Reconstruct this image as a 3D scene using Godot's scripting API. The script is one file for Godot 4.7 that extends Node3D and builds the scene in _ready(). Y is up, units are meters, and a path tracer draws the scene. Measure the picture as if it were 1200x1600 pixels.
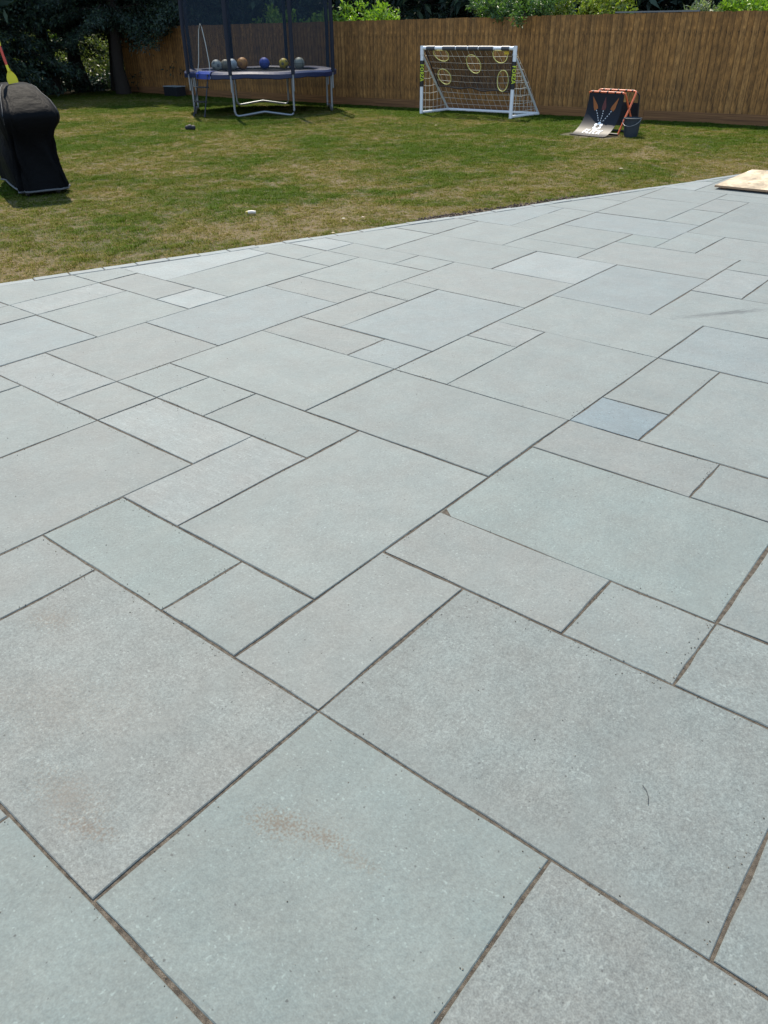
extends Node3D
# A newly laid sandstone patio with a lawn, trampoline and goal beyond it.
# x runs up and to the right of the picture along the slab courses, z down and to the right; metres; the patio's surface is y = 0.

const UNIT := 0.305            # one paving module: a 295 mm slab and its joint
const LAWN := -0.035
var rng := RandomNumberGenerator.new()
var noise := FastNoiseLite.new()
var names := {}


# ---------------------------------------------------------------- naming
func numbered(called: String) -> String:
	var n: int = names.get(called, 0)
	names[called] = n + 1
	return called if n == 0 else "%s_%03d" % [called, n]

func thing(called: String, label: String, category: String, at := Vector3.ZERO, turn := 0.0, group := "") -> Node3D:
	var o := Node3D.new()
	o.name = numbered(called)
	add_child(o, true)
	o.position = at
	o.rotation.y = turn
	tag(o, label, category, group)
	return o

func tag(o: Node, label: String, category: String, group := "") -> void:
	o.set_meta("label", label)
	o.set_meta("category", category)
	if group != "":
		o.set_meta("group", group)

func part(called: String, mesh: Mesh, m: Material, parent: Node = self) -> MeshInstance3D:
	var o := MeshInstance3D.new()
	o.name = numbered(called) if parent == self else called
	o.mesh = mesh
	o.material_override = m
	parent.add_child(o, true)
	return o

func copy_of(o: Node3D, label: String, at: Vector3, turn := 0.0, size := 1.0) -> Node3D:
	var c: Node3D = o.duplicate()
	c.name = numbered(String(o.name))
	add_child(c, true)
	c.position = at
	c.rotation.y = turn
	c.scale = Vector3.ONE * size
	c.set_meta("label", label)
	return c


# ---------------------------------------------------------------- materials
func lin(r: float, g: float, b: float) -> Color:
	return Color(r, g, b).linear_to_srgb()

func mat(c: Color, rough := 0.8, metal := 0.0) -> StandardMaterial3D:
	var m := StandardMaterial3D.new()
	m.albedo_color = c
	m.roughness = rough
	m.metallic = metal
	return m

func leaf_mat(back: Color, rough := 0.55) -> StandardMaterial3D:
	var m := mat(Color.WHITE, rough)
	m.vertex_color_use_as_albedo = true
	m.cull_mode = BaseMaterial3D.CULL_DISABLED
	m.backlight_enabled = true
	m.backlight = back
	return m

func noise_bytes(size: int, seed_: int, freq: float, octaves := 3, kind := FastNoiseLite.TYPE_SIMPLEX_SMOOTH, high := 0) -> PackedByteArray:
	var f := FastNoiseLite.new()
	f.seed = seed_
	f.frequency = freq
	f.noise_type = kind
	f.fractal_octaves = octaves
	var im := f.get_seamless_image(size, size if high == 0 else high)
	im.convert(Image.FORMAT_L8)
	return im.get_data()

func picture(bytes: PackedByteArray, w: int, h: int) -> Image:
	return Image.create_from_data(w, h, false, Image.FORMAT_RGB8, bytes)

func tex(im: Image) -> ImageTexture:
	return ImageTexture.create_from_image(im)


# ---------------------------------------------------------------- mesh helpers
func start() -> SurfaceTool:
	var st := SurfaceTool.new()
	st.begin(Mesh.PRIMITIVE_TRIANGLES)
	return st

func tri(st: SurfaceTool, a: Vector3, b: Vector3, c: Vector3, na: Vector3, nb: Vector3, nc: Vector3, ua := Vector2.ZERO, ub := Vector2.ZERO, uc := Vector2.ZERO) -> void:
	if (b - a).cross(c - a).dot(na + nb + nc) > 0.0:
		var t := b; b = c; c = t
		t = nb; nb = nc; nc = t
		var s := ub; ub = uc; uc = s
	st.set_normal(na); st.set_uv(ua); st.add_vertex(a)
	st.set_normal(nb); st.set_uv(ub); st.add_vertex(b)
	st.set_normal(nc); st.set_uv(uc); st.add_vertex(c)

func quad(st: SurfaceTool, a: Vector3, b: Vector3, c: Vector3, d: Vector3, n: Vector3, ua := Vector2(0, 0), ub := Vector2(1, 0), uc := Vector2(1, 1), ud := Vector2(0, 1)) -> void:
	tri(st, a, b, c, n, n, n, ua, ub, uc)
	tri(st, a, c, d, n, n, n, ua, uc, ud)

func box(st: SurfaceTool, at: Vector3, size: Vector3, turn := Basis.IDENTITY) -> void:
	var h := size / 2
	for k in 3:
		for s in [-1.0, 1.0]:
			var n := Vector3.ZERO
			n[k] = s
			var u := Vector3.ZERO
			u[(k + 1) % 3] = 1.0
			var v := Vector3.ZERO
			v[(k + 2) % 3] = 1.0
			var c: Vector3 = n * h
			var p: Vector3 = u * h
			var q: Vector3 = v * h
			quad(st, at + turn * (c - p - q), at + turn * (c + p - q), at + turn * (c + p + q), at + turn * (c - p + q), turn * n)

func ring_frame(dir: Vector3) -> Basis:
	var up := Vector3.UP if absf(dir.y) < 0.95 else Vector3.RIGHT
	var s := dir.cross(up).normalized()
	return Basis(s, dir, s.cross(dir))

func tube(st: SurfaceTool, pts: Array, radius, sides := 10, closed := false) -> void:
	var n := pts.size()
	var rings := []
	for i in n:
		var before: Vector3 = pts[(i - 1 + n) % n] if closed or i > 0 else pts[i]
		var after: Vector3 = pts[(i + 1) % n] if closed or i < n - 1 else pts[i]
		var f := ring_frame((after - before).normalized())
		var r: float = radius[i] if radius is Array else radius
		var ring := []
		for k in sides:
			var a := TAU * k / sides
			var d := f.x * cos(a) + f.z * sin(a)
			ring.append([pts[i] + d * r, d])
		rings.append(ring)
	for i in (n if closed else n - 1):
		var p: Array = rings[i]
		var q: Array = rings[(i + 1) % n]
		for k in sides:
			var l := (k + 1) % sides
			tri(st, p[k][0], p[l][0], q[l][0], p[k][1], p[l][1], q[l][1])
			tri(st, p[k][0], q[l][0], q[k][0], p[k][1], q[l][1], q[k][1])
	if not closed:
		for e in [0, n - 1]:
			var out: Vector3 = (pts[0] - pts[1]).normalized() if e == 0 else (pts[n - 1] - pts[n - 2]).normalized()
			for k in sides:
				tri(st, pts[e], rings[e][k][0], rings[e][(k + 1) % sides][0], out, out, out)

func lathe(st: SurfaceTool, profile: Array, sides := 24, at := Vector3.ZERO) -> void:
	for i in profile.size() - 1:
		var a: Vector2 = profile[i]
		var b: Vector2 = profile[i + 1]
		var t := (b - a).normalized()
		var n2 := Vector2(t.y, -t.x)
		for k in sides:
			var p := TAU * k / sides
			var q := TAU * (k + 1) / sides
			var dp := Vector3(cos(p), 0, sin(p))
			var dq := Vector3(cos(q), 0, sin(q))
			var np := dp * n2.x + Vector3.UP * n2.y
			var nq := dq * n2.x + Vector3.UP * n2.y
			var a1 := at + dp * a.x + Vector3.UP * a.y
			var a2 := at + dq * a.x + Vector3.UP * a.y
			var b1 := at + dp * b.x + Vector3.UP * b.y
			var b2 := at + dq * b.x + Vector3.UP * b.y
			if a.x > 0.0:
				tri(st, a1, a2, b2, np, nq, nq)
			if b.x > 0.0:
				tri(st, a1, b2, b1, np, nq, np)

func ball(st: SurfaceTool, at: Vector3, r: float, sides := 18) -> void:
	for i in sides / 2:
		for k in sides:
			var v := []
			for c in [[i, k], [i, k + 1], [i + 1, k + 1], [i + 1, k]]:
				var th: float = PI * c[0] / (sides / 2)
				var ph: float = TAU * c[1] / sides
				v.append(Vector3(sin(th) * cos(ph), cos(th), sin(th) * sin(ph)))
			tri(st, at + v[0] * r, at + v[1] * r, at + v[2] * r, v[0], v[1], v[2])
			tri(st, at + v[0] * r, at + v[2] * r, at + v[3] * r, v[0], v[2], v[3])


# leaves are gathered here and committed as one mesh
class Leaves:
	var v := PackedVector3Array()
	var n := PackedVector3Array()
	var c := PackedColorArray()
	var ix := PackedInt32Array()
	func add(p: Vector3, dir: Vector3, side: Vector3, length: float, wide: float, col: Color) -> void:
		var up := side.cross(dir).normalized()
		if up.y < 0.0:
			side = -side
			up = -up
		var k := v.size()
		var m := p + dir * length * 0.45 - up * wide * 0.12
		v.append(p); v.append(m + side * wide * 0.5 + up * wide * 0.14); v.append(p + dir * length - up * wide * 0.2); v.append(m - side * wide * 0.5 + up * wide * 0.14)
		for i in 4:
			n.append(up)
			c.append(col)
		for i in [0, 2, 1, 0, 3, 2]:
			ix.append(k + i)
	func lift(k: float) -> void:
		for i in n.size():
			var u := n[i] if n[i].y > 0.0 else -n[i]
			n[i] = (u * (1.0 - k) + Vector3.UP * k).normalized()
	func mesh() -> ArrayMesh:
		var a := []
		a.resize(Mesh.ARRAY_MAX)
		a[Mesh.ARRAY_VERTEX] = v
		a[Mesh.ARRAY_NORMAL] = n
		a[Mesh.ARRAY_COLOR] = c
		a[Mesh.ARRAY_INDEX] = ix
		var m := ArrayMesh.new()
		m.add_surface_from_arrays(Mesh.PRIMITIVE_TRIANGLES, a)
		return m

func rand_dir() -> Vector3:
	var y := rng.randf_range(-1, 1)
	var a := rng.randf_range(0, TAU)
	var r := sqrt(1 - y * y)
	return Vector3(r * cos(a), y, r * sin(a))

func any_side(d: Vector3) -> Vector3:
	return d.cross(rand_dir() + Vector3(0, 0.3, 0)).normalized()

func tint(cols: Array) -> Color:
	var c: Color = cols[rng.randi() % cols.size()]
	var k := rng.randf_range(0.75, 1.3)
	return Color(c.r * k, c.g * k, c.b * k)


# ---------------------------------------------------------------- the lie of the place
func edge_z(x: float) -> float:                  # the patio's outer edge against the lawn
	return -4.17 + 0.3288 * (x - 1.44)

func fence_x(z: float) -> float:
	var ks := [[-24.0, 13.28], [-12.0, 13.42], [-9.2, 13.6], [-7.1, 13.74], [-5.1, 13.86], [-3.3, 14.05], [2.0, 14.6]]
	for i in ks.size() - 1:
		if z <= ks[i + 1][0]:
			return lerpf(ks[i][1], ks[i + 1][1], (z - ks[i][0]) / (ks[i + 1][0] - ks[i][0]))
	return 14.6

func fence_h(z: float) -> float:
	return clampf(remap(z, -18.0, -5.0, 1.51, 1.60), 1.5, 1.6)

func dryness(x: float, z: float) -> float:
	noise.frequency = 0.6
	var wx := x + 0.7 * noise.get_noise_2d(x + 90.0, z)
	var wz := z + 0.7 * noise.get_noise_2d(x, z + 70.0)
	noise.frequency = 0.38
	var d := 0.39 + 0.8 * noise.get_noise_2d(wx, wz)
	noise.frequency = 1.5
	d += 0.55 * noise.get_noise_2d(wx + 40.0, wz)
	noise.frequency = 6.0
	d += 0.35 * noise.get_noise_2d(x, z)
	d += 0.42 * smoothstep(2.6, 0.0, edge_z(x) - z)
	d += 0.25 * smoothstep(-13.0, -18.0, z)
	d -= 0.55 * smoothstep(1.6, 0.5, fence_x(z) - x)
	return clampf(d, 0.0, 1.0)

func bare(x: float, z: float) -> float:          # dark soil left along the new edging
	var from := edge_z(x) - z
	noise.frequency = 1.1
	var reach := 0.03 + 0.07 * (noise.get_noise_2d(x * 1.7, 7.0) + 0.5)
	reach += 0.16 * smoothstep(4.4, 5.0, x) * smoothstep(7.2, 6.2, x)
	return 1.0 if from < reach else 0.0


func _ready() -> void:
	rng.seed = 71
	noise.seed = 5
	noise.noise_type = FastNoiseLite.TYPE_SIMPLEX_SMOOTH
	noise.fractal_octaves = 3

	# ------------------------------------------------ camera, sky, sun, exposure
	var cam := Camera3D.new()
	cam.name = "camera"
	add_child(cam)
	cam.transform = Transform3D(Basis(Vector3(0.63260, -0.00865, 0.77443), Vector3(0.41308, 0.84960, -0.32794), Vector3(-0.65512, 0.52735, 0.54103)).orthonormalized(), Vector3(-0.9046, 1.3746, 0.9647))
	cam.fov = 66.67
	cam.near = 0.05
	cam.far = 400.0
	cam.current = true

	var sky_mat := ProceduralSkyMaterial.new()
	sky_mat.sky_top_color = Color(0.50, 0.62, 0.76)
	sky_mat.sky_horizon_color = Color(0.84, 0.87, 0.89)
	sky_mat.sky_curve = 0.18
	sky_mat.ground_bottom_color = Color(0.25, 0.26, 0.22)
	sky_mat.ground_horizon_color = Color(0.55, 0.58, 0.58)
	sky_mat.sky_energy_multiplier = 1.0
	var sky := Sky.new()
	sky.sky_material = sky_mat
	var env := Environment.new()
	env.background_mode = Environment.BG_SKY
	env.sky = sky
	env.tonemap_mode = Environment.TONE_MAPPER_LINEAR
	env.tonemap_exposure = 2.12
	env.sdfgi_enabled = true
	env.ssao_enabled = true
	env.ssil_enabled = true
	var we := WorldEnvironment.new()
	we.name = "world_environment"
	we.environment = env
	add_child(we)

	var sun := DirectionalLight3D.new()
	sun.name = "sun"
	add_child(sun)
	var el := deg_to_rad(55.0)
	var to_sun := Vector3(cos(el) * 0.57, sin(el), -cos(el) * 0.82).normalized()
	sun.basis = Basis.looking_at(-to_sun)
	sun.light_color = Color(1.0, 0.955, 0.88)
	sun.light_energy = 1.15
	sun.light_angular_distance = 0.5
	sun.shadow_enabled = true

	build_lawn()
	build_patio()
	build_fence()
	build_trees()
	build_grass()
	build_trampoline()
	build_goal()
	build_trainer()
	build_barbecue()
	build_small_things()


# ---------------------------------------------------------------- lawn
func build_lawn() -> void:
	var xs := [-120.0, -60.0, -30.0, -15.0, -8.0]
	var zs := [-120.0, -60.0, -40.0, -30.0, -26.0]
	var x := -4.0
	while x < 16.01:
		xs.append(x); x += 0.2
	xs.append_array([20.0, 30.0, 60.0, 120.0])
	x = -22.0
	while x < 2.01:
		zs.append(x); x += 0.2
	zs.append_array([6.0, 15.0, 40.0, 120.0])
	var v := PackedVector3Array()
	var n := PackedVector3Array()
	var c := PackedColorArray()
	var uv := PackedVector2Array()
	var ix := PackedInt32Array()
	for i in zs.size():
		for j in xs.size():
			v.append(Vector3(xs[j], LAWN, zs[i]))
			n.append(Vector3.UP)
			uv.append(Vector2(xs[j], zs[i]) / 0.7)
			var d := dryness(xs[j], zs[i])
			c.append(Color(0.06, 0.062, 0.018).lerp(Color(0.19, 0.135, 0.065), d))
			if i > 0 and j > 0:
				var w := xs.size()
				var k := i * w + j
				ix.append_array([k - w - 1, k - w, k, k - w - 1, k, k - 1])
	var a := []
	a.resize(Mesh.ARRAY_MAX)
	a[Mesh.ARRAY_VERTEX] = v
	a[Mesh.ARRAY_NORMAL] = n
	a[Mesh.ARRAY_COLOR] = c
	a[Mesh.ARRAY_TEX_UV] = uv
	a[Mesh.ARRAY_INDEX] = ix
	var m := ArrayMesh.new()
	m.add_surface_from_arrays(Mesh.PRIMITIVE_TRIANGLES, a)
	var lm := mat(Color.WHITE, 0.95)
	lm.vertex_color_use_as_albedo = true
	var f1 := noise_bytes(512, 31, 0.09, 4)
	var bytes := PackedByteArray()
	bytes.resize(512 * 512 * 3)
	for i in 512 * 512:
		var k := clampi(205 + (f1[i] - 128) / 2, 120, 255)
		bytes[i * 3] = k
		bytes[i * 3 + 1] = k
		bytes[i * 3 + 2] = k
	lm.albedo_texture = tex(picture(bytes, 512, 512))
	var o := part("lawn", m, lm)
	o.set_meta("kind", "structure")
	o.set_meta("label", "mown lawn with green and straw-dry patches between patio and fence")

	# bare soil along the edging
	var st := start()
	var soil := mat(lin(0.075, 0.052, 0.036), 0.95)
	var px := -1.0
	while px < 9.6:
		var q := px + 0.06
		var ra := soil_reach(px)
		var rb := soil_reach(q)
		quad(st, Vector3(px, LAWN + 0.006, edge_z(px) + 0.05), Vector3(q, LAWN + 0.006, edge_z(q) + 0.05), Vector3(q, LAWN + 0.006, edge_z(q) - rb), Vector3(px, LAWN + 0.006, edge_z(px) - ra), Vector3.UP)
		px = q
	# crumbs of earth
	for i in 1500:
		var cx := rng.randf_range(1.0, 9.0)
		if rng.randf() > 0.25:
			cx = rng.randf_range(4.5, 7.2)
		var r := soil_reach(cx)
		var cz := edge_z(cx) - rng.randf() * (r + 0.02)
		var s := rng.randf_range(0.004, 0.014)
		box(st, Vector3(cx, LAWN + 0.006 + s * 0.3, cz), Vector3(s * 1.4, s, s), Basis.from_euler(Vector3(rng.randf() * 3, rng.randf() * 3, rng.randf() * 3)))
	var so := part("soil", st.commit(), soil)
	so.set_meta("kind", "structure")
	so.set_meta("label", "strip of bare dark soil between patio edging and lawn")

func soil_reach(x: float) -> float:
	noise.frequency = 1.1
	var reach := 0.025 + 0.05 * (noise.get_noise_2d(x * 1.7, 7.0) + 0.5)
	noise.frequency = 5.0
	reach += 0.03 * noise.get_noise_2d(x, 3.0)
	reach += 0.15 * smoothstep(4.4, 5.0, x) * smoothstep(7.4, 6.2, x)
	return maxf(reach, 0.01)


# ---------------------------------------------------------------- grass
func tuft(dry: bool) -> ArrayMesh:
	var b := Leaves.new()
	var cols := [Color(1, 1, 1), Color(0.8, 0.9, 0.8), Color(1.2, 1.1, 1.0)]
	for i in 11:
		var a := rng.randf() * TAU
		var p := Vector3(cos(a), 0, sin(a)) * rng.randf_range(0.0, 0.035)
		var lean := rng.randf_range(0.3, 1.4) if not dry else rng.randf_range(0.8, 2.2)
		var g := rng.randf() * TAU
		var d := Vector3(cos(g) * lean, 1.0, sin(g) * lean).normalized()
		b.add(p, d, d.cross(Vector3.UP).normalized(), rng.randf_range(0.013, 0.027), rng.randf_range(0.0022, 0.0038), tint(cols))
	b.lift(0.7)
	return b.mesh()

func build_grass() -> void:
	var gm := leaf_mat(Color(0.7, 0.75, 0.45), 0.8)
	gm.metallic_specular = 0.12
	var eye := Vector2(-0.9046, 0.9647)
	var ahead := Vector2(0.771, -0.637)
	for kind in 2:
		var mm := MultiMesh.new()
		mm.transform_format = MultiMesh.TRANSFORM_3D
		mm.use_colors = true
		mm.mesh = tuft(kind == 1)
		var at: Array[Transform3D] = []
		var col: Array[Color] = []
		var tries := 760000 if kind == 0 else 420000
		for i in tries:
			var x := rng.randf_range(0.3, 13.9)
			var z := rng.randf_range(-20.5, -0.5)
			var e := edge_z(x) - z
			if e < rng.randf_range(-0.018, 0.02) or x > fence_x(z) - 0.03:
				continue
			var d := Vector2(x, z) - eye
			var far := d.length()
			if d.dot(ahead) < far * 0.78 or rng.randf() > clampf(9.0 / far, 0.28, 1.0):
				continue
			if e < 0.6 and e < soil_reach(x) + rng.randf_range(-0.05, 0.02) and rng.randf() < 0.85:
				continue
			var dr := dryness(x, z)
			if kind == 0 and rng.randf() < dr * 0.55:
				continue
			if kind == 1 and rng.randf() > 0.15 + dr * 0.85:
				continue
			if absf(x - 11.2) < 0.25 and absf(z + 4.9) < 0.45:
				continue
			noise.frequency = 3.2
			var lush := 1.0 + 0.55 * noise.get_noise_2d(x + 11.0, z - 5.0) - 0.2 * dr
			var s := lush * rng.randf_range(0.7, 1.3) * (1.0 + maxf(0.0, far - 8.0) * 0.03)
			at.append(Transform3D(Basis(Vector3.UP, rng.randf() * TAU).scaled(Vector3(s, s * rng.randf_range(0.6, 1.1), s)), Vector3(x, LAWN, z)))
			if kind == 0:
				var g := Color(0.062, 0.104, 0.013).lerp(Color(0.158, 0.138, 0.032), clampf(dr * 0.9 + rng.randf_range(-0.2, 0.2), 0, 1))
				col.append(g * rng.randf_range(0.75, 1.25))
			else:
				var g2 := Color(0.175, 0.125, 0.05).lerp(Color(0.31, 0.23, 0.115), rng.randf())
				col.append(g2 * rng.randf_range(0.8, 1.2))
		mm.instance_count = at.size()
		for i in at.size():
			mm.set_instance_transform(i, at[i])
			mm.set_instance_color(i, col[i])
		var o := MultiMeshInstance3D.new()
		o.name = numbered("grass" if kind == 0 else "dry_grass")
		o.multimesh = mm
		o.material_override = gm
		o.set_meta("kind", "stuff")
		tag(o, "short green grass blades of the mown lawn" if kind == 0 else "straw coloured dry grass blades in the lawn's parched patches", "grass")
		add_child(o, true)
		print("grass ", at.size())


# ---------------------------------------------------------------- patio
var stone_images: Array[Image] = []
var stone_tex: Array[Texture2D] = []
var stone_normal: Texture2D
var tones := {}
var edge_poly := PackedVector2Array()

func make_stone() -> void:
	var n := 1024
	var low := noise_bytes(n, 1, 0.004, 4)
	var mid := noise_bytes(n, 2, 0.022, 4)
	var fine := noise_bytes(n, 3, 0.24, 2)
	var grain := noise_bytes(n, 5, 0.13, 3, FastNoiseLite.TYPE_PERLIN)
	var hue := noise_bytes(n, 4, 0.006, 3)
	var fleck := noise_bytes(n, 6, 0.13, 2, FastNoiseLite.TYPE_PERLIN)
	var speck := noise_bytes(n, 8, 0.12, 1, FastNoiseLite.TYPE_PERLIN)
	var cloud := noise_bytes(n, 9, 0.012, 3)
	# long pale streaks: narrow noise pulled out sideways
	var sf := FastNoiseLite.new()
	sf.seed = 14
	sf.frequency = 0.045
	sf.fractal_octaves = 4
	var si := sf.get_seamless_image(192, n)
	si.convert(Image.FORMAT_L8)
	si.resize(n, n, Image.INTERPOLATE_CUBIC)
	var streak := si.get_data()
	for kind in 3:
		var bytes := PackedByteArray()
		bytes.resize(n * n * 3)
		var wild := 1.0 if kind != 1 else 1.65
		for i in n * n:
			var k := 210.0 + 0.07 * (low[i] - 128) + (0.07 * (mid[i] - 128) + 0.16 * (fine[i] - 128) + 0.16 * (grain[i] - 128)) * wild
			var f := fleck[i] + 0.25 * (cloud[i] - 128) * wild
			if f > 196.0 - 12.0 * (wild - 1.0):
				k += (f - 194.0) * 1.3
			if kind == 2:
				k += clampf((streak[i] - 140) * 0.2, 0.0, 11.0) * (0.4 + 0.006 * fleck[i])
			if speck[i] > 222 and cloud[i] > 105:
				k -= 75.0
			var h := 0.028 * (hue[i] - 128)
			bytes[i * 3] = clampi(int(k - h), 0, 255)
			bytes[i * 3 + 1] = clampi(int(k + h * 0.2), 0, 255)
			bytes[i * 3 + 2] = clampi(int(k + h * 0.6), 0, 255)
		# scuffs and scratches, and a few rubbed patches
		for q in 22:
			var p := Vector2(rng.randf() * n, rng.randf() * n)
			var a := rng.randf() * TAU
			var turn := rng.randf_range(-0.02, 0.02)
			var amount := rng.randf_range(-26, 34)
			for step in rng.randi_range(20, 130):
				p += Vector2(cos(a), sin(a)) * 1.2
				a += turn
				if fine[(int(p.y) & 1023) * n + (int(p.x) & 1023)] > 118:
					var at := ((int(p.y) & 1023) * n + (int(p.x) & 1023)) * 3
					for ch in 3:
						bytes[at + ch] = clampi(bytes[at + ch] + int(amount), 0, 255)
		var im := picture(bytes, n, n)
		stone_images.append(im)
		stone_tex.append(tex(im))
	var hb := PackedByteArray()
	hb.resize(n * n * 3)
	var riven := noise_bytes(n, 12, 0.045, 5, FastNoiseLite.TYPE_PERLIN)
	for i in n * n:
		var k := clampi(int(128 + 0.5 * (riven[i] - 128) + 0.10 * (fine[i] - 128) + 0.20 * (grain[i] - 128) + 0.2 * (mid[i] - 128)), 0, 255)
		hb[i * 3] = k
		hb[i * 3 + 1] = k
		hb[i * 3 + 2] = k
	var hm := picture(hb, n, n)
	hm.bump_map_to_normal_map(1.5)
	stone_normal = tex(hm)

func stone_mat(base: Color, kind: int, own: Texture2D = null) -> StandardMaterial3D:
	var m := mat(base, 0.8)
	m.metallic_specular = 0.7
	m.rim_enabled = true
	m.rim = 0.5
	m.rim_tint = 0.5
	m.albedo_texture = stone_tex[kind] if own == null else own
	m.normal_enabled = true
	m.normal_texture = stone_normal
	m.normal_scale = 1.3
	return m

func slab_mesh(poly: PackedVector2Array, top: float, shift: Vector2, quarter: int, bevel := 0.0018, rough := 0.0028) -> ArrayMesh:
	var c := Vector2.ZERO
	for p in poly:
		c += p
	c /= poly.size()
	var rim := PackedVector2Array()
	for i in poly.size():
		var a := poly[i]
		var b := poly[(i + 1) % poly.size()]
		var steps := 6 if a.distance_to(b) > 0.25 else (2 if a.distance_to(b) > 0.08 else 1)
		var inward := (c - (a + b) / 2).normalized()
		for k in steps:
			var p := a.lerp(b, float(k) / steps)
			if k > 0:
				p += inward * rng.randf_range(-rough * 0.3, rough)
			rim.append(p)
	var tip := Vector3(rng.randf_range(-0.004, 0.004), 1, rng.randf_range(-0.004, 0.004)).normalized()
	var st := start()
	var n := rim.size()
	var inner := PackedVector3Array()
	var outer := PackedVector3Array()
	var uvs := PackedVector2Array()
	for p in rim:
		var d := (c - p).normalized() * bevel * 1.3
		inner.append(Vector3(p.x + d.x, top + tip.x * (c.x - p.x) + tip.z * (c.y - p.y), p.y + d.y))
		outer.append(Vector3(p.x, top - bevel + rng.randf_range(-0.001, 0.001), p.y))
		var w := p + shift
		for k in quarter:
			w = Vector2(-w.y, w.x)
		uvs.append(w / 1.2)
	var wc := c + shift
	for k in quarter:
		wc = Vector2(-wc.y, wc.x)
	for i in n:
		var j := (i + 1) % n
		tri(st, Vector3(c.x, top, c.y), inner[i], inner[j], tip, tip, tip, wc / 1.2, uvs[i], uvs[j])
		var out2 := (rim[i] + rim[j]) / 2 - c
		var side := Vector3(rim[j].y - rim[i].y, 0, rim[i].x - rim[j].x).normalized()
		if side.dot(Vector3(out2.x, 0, out2.y)) < 0:
			side = -side
		var slope := (side + Vector3.UP).normalized()
		quad(st, inner[i], inner[j], outer[j], outer[i], slope, uvs[i], uvs[j], uvs[j] + Vector2(0.003, 0.003), uvs[i] + Vector2(0.003, 0.003))
		quad(st, outer[i], outer[j], outer[j] + Vector3.DOWN * 0.022, outer[i] + Vector3.DOWN * 0.022, side, uvs[i], uvs[j], uvs[j] + Vector2(0.02, 0.02), uvs[i] + Vector2(0.02, 0.02))
	st.generate_tangents()
	return st.commit()

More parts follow.
